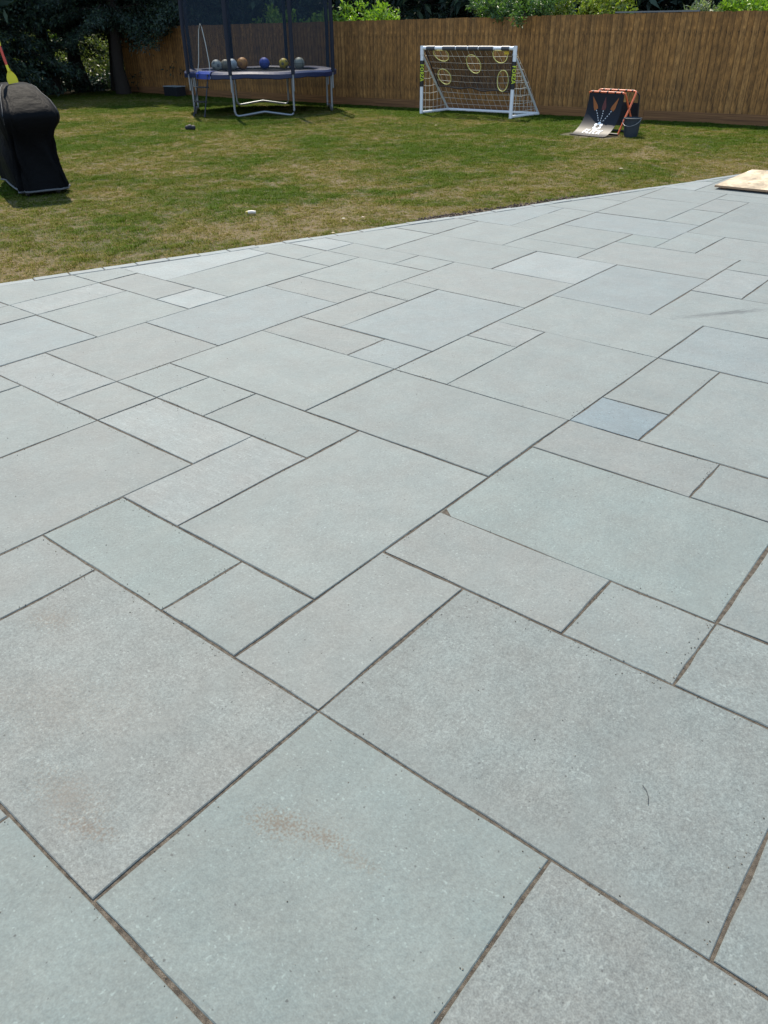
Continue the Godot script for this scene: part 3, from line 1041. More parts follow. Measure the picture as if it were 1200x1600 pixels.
	shrub("laurel_hedge", "bright lime green laurel hedge showing above the fence beside the trampoline", "hedge", Vector3(14.75, LAWN, -13.4), [[Vector3(0, 1.35, 1.55), Vector3(0.42, 0.46, 0.55)], [Vector3(0, 1.38, 0.8), Vector3(0.48, 0.50, 0.6)], [Vector3(0.05, 1.36, 0.0), Vector3(0.48, 0.52, 0.7)], [Vector3(0.0, 1.32, -1.0), Vector3(0.48, 0.52, 0.7)], [Vector3(0.0, 1.28, -2.0), Vector3(0.48, 0.52, 0.7)], [Vector3(0.1, 0.6, 0.0), Vector3(0.5, 0.7, 2.0)]], 15000, 0.105, 0.42, lime, leafy)
	var feather := [Color(0.086, 0.151, 0.043), Color(0.122, 0.194, 0.058), Color(0.058, 0.115, 0.043)]
	shrub("shrub", "feathery mid green shrub drooping over the fence top behind the goal", "shrub", Vector3(14.2, LAWN, -7.9), [[Vector3(-0.25, 1.72, -0.55), Vector3(0.45, 0.24, 0.5)], [Vector3(-0.35, 1.66, 0.15), Vector3(0.48, 0.27, 0.55)], [Vector3(0.0, 1.75, 0.3), Vector3(0.5, 0.4, 0.6)], [Vector3(0.2, 0.9, 0), Vector3(0.5, 0.9, 0.8)]], 12000, 0.085, 0.28, feather, leafy)
	var gold := [Color(0.216, 0.259, 0.040), Color(0.274, 0.302, 0.050), Color(0.151, 0.202, 0.040)]
	shrub("shrub", "yellow green shrub above the fence, right of the drooping one", "shrub", Vector3(14.5, LAWN, -6.6), [[Vector3(-0.1, 1.66, 0.35), Vector3(0.42, 0.36, 0.5)], [Vector3(0.0, 1.62, -0.35), Vector3(0.45, 0.34, 0.55)], [Vector3(0.1, 0.8, 0), Vector3(0.5, 0.8, 0.8)]], 9000, 0.085, 0.4, gold, leafy)
	var silver := [Color(0.22, 0.24, 0.17), Color(0.28, 0.29, 0.21), Color(0.15, 0.19, 0.11)]
	shrub("shrub", "small silvery shrub peeping over the fence near the right", "shrub", Vector3(14.75, LAWN, -5.05), [[Vector3(0, 1.5, 0.2), Vector3(0.3, 0.26, 0.35)], [Vector3(0, 0.7, 0.2), Vector3(0.35, 0.75, 0.4)]], 3500, 0.07, 0.4, silver, leafy)
	shrub("shrub", "bright green leafy shrub above the right end of the fence", "shrub", Vector3(14.95, LAWN, -3.7), [[Vector3(0, 1.5, -0.4), Vector3(0.42, 0.32, 0.5)], [Vector3(0, 1.52, 0.5), Vector3(0.42, 0.34, 0.6)], [Vector3(0, 0.7, 0.0), Vector3(0.45, 0.75, 0.9)]], 7000, 0.095, 0.45, lime, leafy)


# ---------------------------------------------------------------- trampoline
func arc(r: float, y: float, n := 48) -> Array:
	var out := []
	for k in n:
		out.append(Vector3(r * cos(TAU * k / n), y, r * sin(TAU * k / n)))
	return out

func build_trampoline() -> void:
	var at := Vector3(11.47, LAWN, -12.35)
	var t := thing("trampoline", "round trampoline with navy padding and dark safety net on steel legs", "trampoline", at)
	var steel := mat(Color(0.52, 0.54, 0.56), 0.45, 0.55)
	var navy := mat(lin(0.006, 0.017, 0.065), 0.42)
	var foam := mat(lin(0.006, 0.009, 0.02), 0.8)
	var black := mat(lin(0.012, 0.014, 0.017), 0.9)
	black.metallic_specular = 0.2
	var net := mat(Color(0.10, 0.17, 0.23, 0.2), 0.9)
	net.transparency = BaseMaterial3D.TRANSPARENCY_ALPHA
	net.cull_mode = BaseMaterial3D.CULL_DISABLED
	var R := 1.47
	var high := 0.72
	# bed and frame
	var st := start()
	for k in 48:
		var a := TAU * k / 48
		var b := TAU * (k + 1) / 48
		tri(st, Vector3(0, high - 0.03, 0), Vector3(cos(a), 0, sin(a)) * 1.22 + Vector3.UP * (high - 0.015), Vector3(cos(b), 0, sin(b)) * 1.22 + Vector3.UP * (high - 0.015), Vector3.UP, Vector3.UP, Vector3.UP)
	part("jumping_mat", st.commit(), black, t)
	st = start()
	tube(st, arc(R - 0.03, high - 0.02), 0.022, 8, true)
	part("frame_ring", st.commit(), steel, t)
	# padding: a fat ring, sagging a little between the poles
	st = start()
	var prof := [Vector2(1.16, 0.012), Vector2(1.18, 0.028), Vector2(1.36, 0.034), Vector2(1.47, 0.026), Vector2(1.515, -0.006), Vector2(1.512, -0.075), Vector2(1.495, -0.085)]
	for k in 96:
		for i in prof.size() - 1:
			var v := []
			for c in [[i, k], [i, k + 1], [i + 1, k + 1], [i + 1, k]]:
				var a = TAU * c[1] / 96.0
				var sag: float = (1.0 if c[0] < 4 else 1.35) * 0.006 * sin(a * 8.0 + 0.6) + (0.006 * sin(a * 23.0) if c[0] > 4 else 0.0)
				v.append(Vector3(cos(a) * prof[c[0]].x, high + prof[c[0]].y + sag, sin(a) * prof[c[0]].x))
			var dp: Vector2 = prof[i + 1] - prof[i]
			var n2 := Vector2(-dp.y, dp.x).normalized()
			var am := TAU * (k + 0.5) / 96.0
			var nn := Vector3(cos(am) * n2.x, n2.y, sin(am) * n2.x)
			quad(st, v[0], v[1], v[2], v[3], nn)
	st.index()
	part("padding", st.commit(), navy, t)
	# four W legs
	for mid in [132.5, 222.5, 312.5, 42.5]:
		var pa := deg_to_rad(mid - 22.5)
		var pb := deg_to_rad(mid + 22.5)
		var a := Vector3(cos(pa), 0, sin(pa)) * (R - 0.0)
		var b := Vector3(cos(pb), 0, sin(pb)) * (R - 0.0)
		var m := (a + b) / 2
		var pts := [a + Vector3.UP * (high - 0.04), a + Vector3.UP * 0.10, a.lerp(m, 0.03) + Vector3.UP * 0.045, a.lerp(m, 0.10) + Vector3.UP * 0.018, a.lerp(m, 0.2) + Vector3.UP * 0.022, m + Vector3.UP * 0.085, b.lerp(m, 0.2) + Vector3.UP * 0.022, b.lerp(m, 0.10) + Vector3.UP * 0.018, b.lerp(m, 0.03) + Vector3.UP * 0.045, b + Vector3.UP * 0.10, b + Vector3.UP * (high - 0.04)]
		st = start()
		tube(st, pts, 0.021, 8)
		part("leg", st.commit(), steel, t)
		for p in [pa, pb]:
			var o := Vector3(cos(p), 0, sin(p))
			st = start()
			tube(st, [o * (R + 0.035) + Vector3.UP * 0.42, o * (R + 0.035) + Vector3.UP * 0.80], 0.019, 8)
			part("lower_pole", st.commit(), steel, t)
			st = start()
			tube(st, [o * (R + 0.045) + Vector3.UP * 0.70, o * (R + 0.05) + Vector3.UP * 1.5, o * (R + 0.02) + Vector3.UP * 2.35], 0.036, 10)
			part("foam_pole", st.commit(), foam, t)
	# net: panels between the poles, bellying in a little
	st = start()
	for kk in 192:
		var k := kk / 2
		for j in 6:
			var v := []
			for c in [[j, k], [j, k + 1], [j + 1, k + 1], [j + 1, k]]:
				var a = TAU * c[1] / 96.0
				var s := sin((rad_to_deg(a) - 20.0) / 45.0 * PI)
				var r := R - 0.005 - 0.012 * (kk % 2) - 0.05 * s * s * sin(PI * (c[0] + 0.6) / 7.0)
				v.append(Vector3(cos(a) * r, lerpf(high + 0.03, 2.3, c[0] / 6.0), sin(a) * r))
			var am := TAU * (k + 0.5) / 96.0
			quad(st, v[0], v[1], v[2], v[3], Vector3(cos(am), 0, sin(am)))
	part("safety_net", st.commit(), net, t)
	st = start()
	tube(st, arc(R, 2.31), 0.014, 6, true)
	part("top_cord", st.commit(), foam, t)
	# the doorway's pale edge and the blue flap under it
	var trim := mat(lin(0.42, 0.44, 0.42), 0.7)
	st = start()
	var door := []
	for p in [[171.5, 0.64], [173.0, 0.9], [174.5, 1.2], [176.6, 1.46], [178.0, 1.52], [180.2, 1.42], [182.0, 1.2], [184.5, 0.9], [186.5, 0.64]]:
		var a := deg_to_rad(p[0])
		door.append(Vector3(cos(a) * (R - 0.0), p[1], sin(a) * (R - 0.0)) + Vector3(-0.045, 0, 0) * (1.0 if p[1] < 0.8 else 0.0))
	tube(st, door, 0.007, 6)
	part("net_door_edge", st.commit(), trim, t)
	st = start()
	for k in 6:
		var a := deg_to_rad(171.5 + k * 2.5)
		var b := deg_to_rad(171.5 + (k + 1) * 2.5)
		var fp := [Vector2(1.30, 0.040), Vector2(1.48, 0.037), Vector2(1.532, -0.004), Vector2(1.53, -0.09)]
		for i in 3:
			var n2 := Vector2(fp[i].y - fp[i + 1].y, fp[i + 1].x - fp[i].x).normalized()
			quad(st, Vector3(cos(a) * fp[i].x, high + fp[i].y, sin(a) * fp[i].x), Vector3(cos(b) * fp[i].x, high + fp[i].y, sin(b) * fp[i].x), Vector3(cos(b) * fp[i + 1].x, high + fp[i + 1].y, sin(b) * fp[i + 1].x), Vector3(cos(a) * fp[i + 1].x, high + fp[i + 1].y, sin(a) * fp[i + 1].x), Vector3(cos(a) * n2.x, n2.y, sin(a) * n2.x))
	part("entry_flap", st.commit(), mat(lin(0.006, 0.035, 0.24), 0.4), t)

	# ladder hooked to the frame
	var lad := thing("ladder", "small dark two-step ladder hooked to the trampoline's near left side", "ladder", at)
	var rail_mat := mat(lin(0.02, 0.022, 0.028), 0.5, 0.3)
	var o := Vector3(cos(deg_to_rad(178.5)), 0, sin(deg_to_rad(178.5)))
	var s := Vector3(-o.z, 0, o.x)
	for k in [-1.0, 1.0]:
		var w: Vector3 = s * 0.135 * k
		st = start()
		tube(st, [o * 1.47 + w * 1.05 + Vector3.UP * 0.71, o * 1.545 + w * 1.05 + Vector3.UP * 0.70, o * 1.555 + w * 1.02 + Vector3.UP * 0.58, o * 1.73 + w * 1.15 + Vector3.UP * 0.02], 0.013, 8)
		part("rail", st.commit(), rail_mat, lad)
		st = start()
		tube(st, [o * 1.725 + w * 1.15 + Vector3.UP * 0.04, o * 1.735 + w * 1.15 + Vector3.UP * 0.004], 0.018, 8)
		part("rubber_foot", st.commit(), rail_mat, lad)
	for hh in [0.50, 0.26]:
		st = start()
		var f: float = remap(hh, 0.58, 0.02, 1.555, 1.73)
		box(st, o * f + Vector3.UP * hh, Vector3(0.085, 0.022, 0.28), Basis(o, Vector3.UP, s))
		part("step", st.commit(), rail_mat, lad)

	# balls lying at the far side of the bed
	var g := "balls left on the trampoline"
	var spots := [[11.05, -13.2, "pale grey patterned football, leftmost ball on the trampoline", 0.105], [11.36, -13.28, "brownish grey ball, second from the left on the trampoline", 0.102], [11.52, -13.26, "white ball touching the brownish one behind the front pole", 0.105], [11.75, -13.2, "orange ball just right of the trampoline's left front pole", 0.115], [12.17, -12.98, "blue ball alone in the middle of the trampoline bed", 0.11], [12.38, -12.62, "yellow ball left of the right front pole on the trampoline", 0.102], [12.42, -12.2, "pale grey basketball with dark seams, rightmost on the trampoline", 0.112]]
	var skins := [[lin(0.42, 0.44, 0.40), lin(0.10, 0.11, 0.12)], [lin(0.28, 0.25, 0.18), lin(0.15, 0.14, 0.11)], [lin(0.55, 0.60, 0.62), lin(0.3, 0.34, 0.36)], [lin(0.60, 0.26, 0.05), lin(0.30, 0.12, 0.03)], [lin(0.05, 0.09, 0.42), lin(0.02, 0.03, 0.16)], [lin(0.62, 0.44, 0.03), lin(0.12, 0.10, 0.05)], [lin(0.36, 0.37, 0.30), lin(0.03, 0.03, 0.03)]]
	for k in 7:
		var sp: Array = spots[k]
		var r: float = sp[3]
		var bl := thing("ball", sp[2], "ball", Vector3(sp[0], LAWN + high - 0.017 + r, sp[1]), rng.randf() * 3.0, g)
		st = start()
		ball(st, Vector3.ZERO, r, 20)
		part("shell", st.commit(), mat(skins[k][0].darkened(0.14), 0.6), bl)
		st = start()
		if k == 6 or k == 4:
			for f in [Basis.IDENTITY, Basis(Vector3.RIGHT, PI / 2), Basis(Vector3.FORWARD, PI / 2)]:
				var ring := []
				for q in arc(r * 1.0, 0.0, 24):
					ring.append(f * q)
				tube(st, ring, 0.003, 5, true)
			part("seams", st.commit(), mat(skins[k][1], 0.6), bl)
		else:
			var phi := (1.0 + sqrt(5.0)) / 2.0
			for v in [Vector3(0, 1, phi), Vector3(0, -1, phi), Vector3(0, 1, -phi), Vector3(0, -1, -phi), Vector3(1, phi, 0), Vector3(-1, phi, 0), Vector3(1, -phi, 0), Vector3(-1, -phi, 0), Vector3(phi, 0, 1), Vector3(-phi, 0, 1), Vector3(phi, 0, -1), Vector3(-phi, 0, -1)]:
				var n: Vector3 = v.normalized()
				var u := n.cross(Vector3(0.3, 0.8, 0.5)).normalized()
				var w := n.cross(u)
				for e in 5:
					var p := (n + (u * cos(TAU * e / 5) + w * sin(TAU * e / 5)) * 0.36).normalized()
					var q := (n + (u * cos(TAU * (e + 1) / 5) + w * sin(TAU * (e + 1) / 5)) * 0.36).normalized()
					tri(st, n * (r + 0.0015), p * (r + 0.0012), q * (r + 0.0012), n, p, q)
			part("patches", st.commit(), mat(skins[k][1], 0.5), bl)


# ---------------------------------------------------------------- goal
func lettering(text: String, size: float, parent: Node3D, where: Transform3D, m: Material, called := "lettering") -> MeshInstance3D:
	var tm := TextMesh.new()
	var f := SystemFont.new()
	f.font_names = PackedStringArray(["Droid Sans"])
	f.font_weight = 700
	tm.font = f
	tm.text = text
	tm.font_size = 32
	tm.pixel_size = size / 32.0
	tm.depth = 0.002
	var o := part(called, tm, m, parent)
	o.transform = where
	return o

func build_goal() -> void:
	var FL := Vector3(12.61, LAWN, -9.16)
	var FR := Vector3(12.78, LAWN, -7.26)
	var BL := Vector3(13.46, LAWN, -9.12)
	var BR := Vector3(13.62, LAWN, -7.17)
	var H := 1.10
	var up := Vector3.UP
	var r := 0.032
	var white := mat(lin(0.72, 0.74, 0.76), 0.35)
	var t := thing("football_goal", "small white plastic football goal with target sheet near the fence", "goal", FL)
	var loc := func(p: Vector3) -> Vector3: return p - FL
	for e in [["left", FL], ["right", FR]]:
		var st := start()
		tube(st, [loc.call(e[1] + up * 0.0), loc.call(e[1] + up * (H + r))], r, 14)
		part("post", st.commit(), white, t)
		st = start()
		tube(st, [loc.call(e[1] + up * (H - 0.11)), loc.call(e[1] + up * (H + r + 0.004))], r + 0.005, 14)
		part("corner_joint", st.commit(), white, t)
	var cb := start()
	tube(cb, [loc.call(FL + up * H), loc.call(FR + up * H)], r, 14)
	part("crossbar", cb.commit(), white, t)
	for e in [[FL, BL], [FR, BR]]:
		var st := start()
		tube(st, [loc.call(e[0] + up * (H - 0.1)), loc.call(e[1] + up * 0.03)], 0.02, 10)
		part("stanchion", st.commit(), mat(lin(0.55, 0.57, 0.55), 0.4), t)
		st = start()
		tube(st, [loc.call(e[0] + up * 0.03), loc.call(e[1] + up * 0.03)], 0.027, 12)
		part("side_bar", st.commit(), white, t)
	var bb := start()
	tube(bb, [loc.call(BL + up * 0.03), loc.call(BR + up * 0.03)], 0.027, 12)
	part("back_bar", bb.commit(), white, t)
	# net cords
	var net := start()
	var cord := 0.0028
	var back := func(u: float, f: float) -> Vector3: return loc.call((FL + up * (H - 0.02)).lerp(FR + up * (H - 0.02), u).lerp((BL + up * 0.04).lerp(BR + up * 0.04, u), f) + Vector3(0.05 * sin(PI * f), -0.03 * sin(PI * u) * sin(PI * f), 0))
	for k in 17:
		var pts := []
		for j in 9:
			pts.append(back.call(k / 16.0, j / 8.0))
		tube(net, pts, cord, 4)
	for j in range(0, 11):
		var pts := []
		for k in 17:
			pts.append(back.call(k / 16.0, j / 10.0))
		tube(net, pts, cord, 4)
	for e in [[FL, BL], [FR, BR]]:
		for k in range(1, 9):
			var hh: float = H * k / 9.0
			var f: float = 1.0 - hh / (H - 0.05)
			if f > 0.02:
				tube(net, [loc.call(e[0] + up * hh), loc.call(e[0].lerp(e[1], f * 0.5) + up * (hh - 0.02)), loc.call(e[0].lerp(e[1], f) + up * hh)], cord, 4)
		for k in range(1, 7):
			var f: float = k / 7.0
			tube(net, [loc.call(e[0].lerp(e[1], f) + up * 0.03), loc.call(e[0].lerp(e[1], f) + up * (H - 0.1) * (1.0 - f))], cord, 4)
	part("net", net.commit(), mat(lin(0.62, 0.62, 0.55), 0.8), t)
	# target sheet with five ringed holes
	var TL := FL + up * (H - 0.03) + Vector3(0.03, 0, 0.05)
	var TR := FR + up * (H - 0.03) + Vector3(0.03, 0, -0.06)
	var SL := Vector3(13.02, LAWN + 0.46, -9.06)
	var SR := Vector3(12.83, LAWN + 0.42, -7.34)
	var on := func(u: float, v: float) -> Vector3:
		var p: Vector3 = TL.lerp(TR, u).lerp(SL.lerp(SR, u), v)
		return loc.call(p + Vector3(0.10 * sin(PI * v) * sin(PI * u), 0.02 * v * sin(u * 17.0) * sin(PI * u), 0))
	var holes := [[0.17, 0.11, 0.085, 0.19], [0.52, 0.36, 0.085, 0.24], [0.86, 0.12, 0.085, 0.19], [0.125, 0.73, 0.08, 0.21], [0.895, 0.74, 0.075, 0.26]]
	var sheet := start()
	var NU := 100
	var NV := 60
	for i in NU:
		for j in NV:
			var u := (i + 0.5) / NU
			var v := (j + 0.5) / NV
			var cut := false
			for h in holes:
				if Vector2((u - h[0]) / h[2], (v - h[1]) / h[3]).length() < 1.0:
					cut = true
			if cut:
				continue
			var a: Vector3 = on.call(float(i) / NU, float(j) / NV)
			var b: Vector3 = on.call((i + 1.0) / NU, float(j) / NV)
			var c: Vector3 = on.call((i + 1.0) / NU, (j + 1.0) / NV)
			var d: Vector3 = on.call(float(i) / NU, (j + 1.0) / NV)
			quad(sheet, a, b, c, d, (c - a).cross(b - d).normalized())
	var sm := mat(Color(0.11, 0.10, 0.115, 0.62), 0.9)
	sm.transparency = BaseMaterial3D.TRANSPARENCY_ALPHA
	sm.cull_mode = BaseMaterial3D.CULL_DISABLED
	var sheet_o := part("target_sheet", sheet.commit(), sm, t)
	var yellow := mat(lin(0.68, 0.66, 0.22), 0.6)
	for h in holes:
		var pts := []
		for k in 28:
			var a := TAU * k / 28
			var u: float = h[0] + h[2] * cos(a)
			var v: float = maxf(0.012, h[1] + h[3] * sin(a))
			pts.append(on.call(u, v) + Vector3(-0.006, 0, 0))
		var st := start()
		tube(st, pts, 0.0065, 6, true)
		part("hole_ring", st.commit(), yellow, sheet_o)
	var hem := start()
	var edge := []
	for k in 12:
		edge.append(on.call(0.0, k / 11.0))
	for k in 20:
		edge.append(on.call((k + 1) / 20.0, 1.0))
	for k in 11:
		edge.append(on.call(1.0, 1.0 - (k + 1) / 11.0))
	tube(hem, edge, 0.011, 6)
	part("hem", hem.commit(), mat(lin(0.012, 0.012, 0.016), 0.8), sheet_o)
	var tab := start()
	box(tab, on.call(0.935, 0.06) + Vector3(-0.012, 0, 0), Vector3(0.008, 0.05, 0.09), Basis(up, 0.09))
	part("yellow_tag", tab.commit(), mat(lin(0.6, 0.42, 0.02), 0.6), sheet_o)
	# sleeves that hold the sheet to the bar, with white tube showing between
	var grey := mat(lin(0.06, 0.066, 0.08), 0.45)
	for s in [[0.055, 0.15], [0.235, 0.375], [0.385, 0.505], [0.515, 0.62], [0.63, 0.78], [0.865, 0.945]]:
		var st := start()
		tube(st, [loc.call(FL.lerp(FR, s[0]) + up * H), loc.call(FL.lerp(FR, s[1]) + up * H)], r + 0.007, 14)
		part("bar_sleeve", st.commit(), grey, t)
	# black sleeves with yellow lettering on both posts
	var sleeve := mat(lin(0.012, 0.013, 0.014), 0.5)
	var neon := mat(lin(0.52, 0.62, 0.03), 0.6)
	for e in [[FL, -0.004], [FR, 0.0]]:
		var st := start()
		tube(st, [loc.call(e[0] + up * 0.47), loc.call(e[0] + up * 0.90)], r + 0.006, 16)
		var so := part("post_sleeve", st.commit(), sleeve, t)
		# the text reads downwards on the face turned to the lawn
		var out := Vector3(-0.80, 0, 0.60)
		var right := Vector3.DOWN
		var turn := Basis(right, out.cross(right), out)
		lettering("FORZA", 0.092, so, Transform3D(turn, loc.call(e[0] + up * 0.70) + out * (r + 0.0075)), neon)


# ---------------------------------------------------------------- football trainer and bucket
func build_trainer() -> void:
	var at := Vector3(11.15, LAWN, -4.9)
	var t := thing("football_rebounder", "orange framed football rebounder with curved black ramp on the lawn", "rebounder", at, -deg_to_rad(10.0))
	# local x runs backwards, local z to the right as seen from the patio
	var W := 0.31
	var orange := mat(lin(0.62, 0.135, 0.05), 0.4)
	var black := mat(lin(0.015, 0.015, 0.02), 0.5)
	var path := [[0.0, -0.07, 0.012], [0.0, 0.02, 0.018], [0.0, 0.10, 0.055], [0.0, 0.18, 0.115], [0.0, 0.25, 0.19], [0.0, 0.295, 0.27], [0.0, 0.32, 0.36], [0.0, 0.335, 0.46], [0.0, 0.345, 0.56]]
	var sheet := start()
	var lens := [0.0]
	for i in path.size() - 1:
		lens.append(lens[i] + Vector2(path[i + 1][1] - path[i][1], path[i + 1][2] - path[i][2]).length())
	var nrm := []
	for i in path.size():
		var a: Array = path[maxi(i - 1, 0)]
		var b: Array = path[mini(i + 1, path.size() - 1)]
		nrm.append(Vector3(-(b[2] - a[2]), b[1] - a[1], 0).normalized())
	for i in path.size() - 1:
		for s in [0.0, -0.005]:
			var p0 = Vector3(path[i][1], path[i][2], 0) + nrm[i] * s
			var p1 = Vector3(path[i + 1][1], path[i + 1][2], 0) + nrm[i + 1] * s
			var z := Vector3(0, 0, W)
			var k := 1.0 if s == 0.0 else -1.0
			tri(sheet, p0 - z, p0 + z, p1 + z, nrm[i] * k, nrm[i] * k, nrm[i + 1] * k)
			tri(sheet, p0 - z, p1 + z, p1 - z, nrm[i] * k, nrm[i + 1] * k, nrm[i + 1] * k)
	var ramp_mat := mat(lin(0.003, 0.0035, 0.008), 0.5)
	ramp_mat.metallic_specular = 0.36
	var ramp := part("ramp_sheet", sheet.commit(), ramp_mat, t)
	# a point on the sheet: s along it from the lip, z across, and how proud of it
	var on := func(s: float, z: float, proud: float) -> Vector3:
		var i := 0
		while i < lens.size() - 2 and lens[i + 1] < s:
			i += 1
		var f: float = clampf((s - lens[i]) / (lens[i + 1] - lens[i]), 0, 1)
		var n: Vector3 = nrm[i].lerp(nrm[i + 1], f).normalized()
		return Vector3(lerpf(path[i][1], path[i + 1][1], f), lerpf(path[i][2], path[i + 1][2], f), z) + n * proud
	var print_white := mat(lin(0.78, 0.79, 0.8), 0.6)
	# the white football of hexagons
	var hexes := start()
	for h in [[0, 0.055], [60, 0.055], [120, 0.055], [180, 0.055], [240, 0.055], [300, 0.055]]:
		var c = Vector2(cos(deg_to_rad(h[0] + 30.0)), sin(deg_to_rad(h[0] + 30.0))) * h[1]
		for e in 6:
			var p = c + Vector2(cos(TAU * e / 6), sin(TAU * e / 6)) * 0.028
			var q = c + Vector2(cos(TAU * (e + 1) / 6), sin(TAU * (e + 1) / 6)) * 0.028
			var n: Vector3 = Vector3(-1, 1, 0).normalized()
			tri(hexes, on.call(0.285 + c.y, 0.02 + c.x, 0.002), on.call(0.285 + p.y, 0.02 + p.x, 0.002), on.call(0.285 + q.y, 0.02 + q.x, 0.002), n, n, n)
	part("printed_football", hexes.commit(), print_white, ramp)
	# lettering laid on the curve
	var tm := TextMesh.new()
	var f := SystemFont.new()
	f.font_names = PackedStringArray(["Droid Sans"])
	f.font_weight = 800
	f.font_italic = true
	tm.font = f
	tm.text = "FLICK"
	tm.font_size = 32
	tm.pixel_size = 0.19 / 32.0
	tm.depth = 0.0
	var arr := tm.surface_get_arrays(0)
	var vs: PackedVector3Array = arr[Mesh.ARRAY_VERTEX]
	var ns: PackedVector3Array = arr[Mesh.ARRAY_NORMAL]
	for i in vs.size():
		var s: float = 0.165 + vs[i].y * 0.72
		vs[i] = on.call(clampf(s, 0.0, 0.8), vs[i].x * 0.62 - 0.0 + vs[i].y * 0.12, 0.003)
		ns[i] = Vector3(-0.6, 0.8, 0)
	var am := ArrayMesh.new()
	var na := []
	na.resize(Mesh.ARRAY_MAX)
	na[Mesh.ARRAY_VERTEX] = vs
	na[Mesh.ARRAY_NORMAL] = ns
	if arr[Mesh.ARRAY_INDEX] != null:
		na[Mesh.ARRAY_INDEX] = arr[Mesh.ARRAY_INDEX]
	am.add_surface_from_arrays(Mesh.PRIMITIVE_TRIANGLES, na)
	part("lettering", am, print_white, ramp)
	# orange darts and dotted lines fanning up the back
	var dart_mat := mat(lin(0.30, 0.09, 0.015), 0.6)
	var red := mat(lin(0.11, 0.022, 0.02), 0.6)
	for d in [[-0.13, -0.235, 0], [0.0, 0.0, 1], [0.15, 0.235, 0]]:
		var st := start()
		var n := Vector3(-1, 0.1, 0).normalized()
		var a := Vector2(d[0], 0.54)
		var b := Vector2(d[1], 0.72)
		var dir := (b - a).normalized()
		var side := Vector2(-dir.y, dir.x) * 0.036
		var pts := [a + side * 0.9, a - side * 0.9, a + dir * 0.05 - side, b, a + dir * 0.05 + side]
		for k in [[0, 1, 2], [0, 2, 4], [4, 2, 3]]:
			var p: Vector2 = pts[k[0]]
			var q: Vector2 = pts[k[1]]
			var w: Vector2 = pts[k[2]]
			tri(st, on.call(p.y, p.x, 0.002), on.call(q.y, q.x, 0.002), on.call(w.y, w.x, 0.002), n, n, n)
		part("printed_dart", st.commit(), red if d[2] == 1 else dart_mat, ramp)
		st = start()
		for k in 5:
			var p: Vector2 = Vector2(d[0] * 0.25 + 0.015, 0.37).lerp(a, (k + 0.3) / 5.0)
			var q: Vector2 = Vector2(d[0] * 0.25 + 0.015, 0.37).lerp(a, (k + 0.8) / 5.0)
			var w := Vector2(0.006, 0)
			quad(st, on.call(p.y, p.x - 0.006, 0.002), on.call(p.y, p.x + 0.006, 0.002), on.call(q.y, q.x + 0.006, 0.002), on.call(q.y, q.x - 0.006, 0.002), n)
		part("printed_dashes", st.commit(), print_white, ramp)
	# two orange hoops that cross at the sides, with black feet
	for hoop in [[0.35, 0.57, 0.72, 0.02], [0.62, 0.585, 0.27, 0.02]]:
		var st := start()
		var pts := []
		for z in [-1.0, 1.0]:
			var w: float = (W + 0.012 + (0.016 if hoop[0] > 0.5 else 0.0)) * z
			var leg := [Vector3(hoop[2], hoop[3], w), Vector3(lerpf(hoop[2], hoop[0], 0.5), lerpf(hoop[3], hoop[1], 0.5), w), Vector3(lerpf(hoop[2], hoop[0], 0.9), lerpf(hoop[3], hoop[1], 0.9), w), Vector3(lerpf(hoop[2], hoop[0], 0.975), lerpf(hoop[3], hoop[1], 0.98), w * 0.985), Vector3(hoop[0], hoop[1], w * 0.88)]
			if z > 0:
				leg.reverse()
			pts.append_array(leg)
		tube(st, pts, 0.0145, 8)
		part("frame_hoop", st.commit(), orange, t)
		st = start()
		tube(st, [Vector3(hoop[2], 0.022, -W - 0.02), Vector3(hoop[2], 0.022, W + 0.03)], 0.018, 8)
		part("foot_bar", st.commit(), black, t)
		for z in [-0.8, -0.4, 0.05, 0.5, 0.85]:
			st = start()
			tube(st, [Vector3(hoop[0], hoop[1], W * z - 0.012), Vector3(hoop[0], hoop[1], W * z + 0.012)], 0.019, 8)
			part("clip", st.commit(), black, t)
	# rear frame and dark net
	var st := start()
	tube(st, [Vector3(0.80, 0.02, -W), Vector3(0.74, 0.52, -W), Vector3(0.70, 0.575, -W * 0.9), Vector3(0.70, 0.575, W * 0.9), Vector3(0.74, 0.52, W), Vector3(0.80, 0.02, W)], 0.012, 8)
	part("rear_frame", st.commit(), black, t)
	st = start()
	tube(st, [Vector3(0.62, 0.585, W * 0.6), Vector3(0.70, 0.575, W * 0.6)], 0.01, 8)
	tube(st, [Vector3(0.62, 0.585, -W * 0.6), Vector3(0.70, 0.575, -W * 0.6)], 0.01, 8)
	part("rear_link", st.commit(), black, t)
	st = start()
	quad(st, Vector3(0.785, 0.09, -W), Vector3(0.785, 0.09, W), Vector3(0.75, 0.42, W), Vector3(0.75, 0.42, -W), Vector3(-1, 0, 0))
	quad(st, Vector3(0.791, 0.09, -W), Vector3(0.791, 0.09, W), Vector3(0.756, 0.42, W), Vector3(0.756, 0.42, -W), Vector3(1, 0, 0))
	part("rear_panel", st.commit(), black, t)

	var b := thing("bucket", "dark blue grey plastic bucket beside the football rebounder", "bucket", Vector3(11.39, LAWN, -4.33))
	var blue := mat(lin(0.014, 0.024, 0.036), 0.55)
	st = start()
	lathe(st, [Vector2(0.0, 0.004), Vector2(0.095, 0.0), Vector2(0.104, 0.06), Vector2(0.121, 0.24), Vector2(0.133, 0.243), Vector2(0.134, 0.258), Vector2(0.118, 0.262), Vector2(0.112, 0.235), Vector2(0.09, 0.02), Vector2(0.0, 0.016)], 32)
	part("tub", st.commit(), blue, b)
	st = start()
	var bail := []
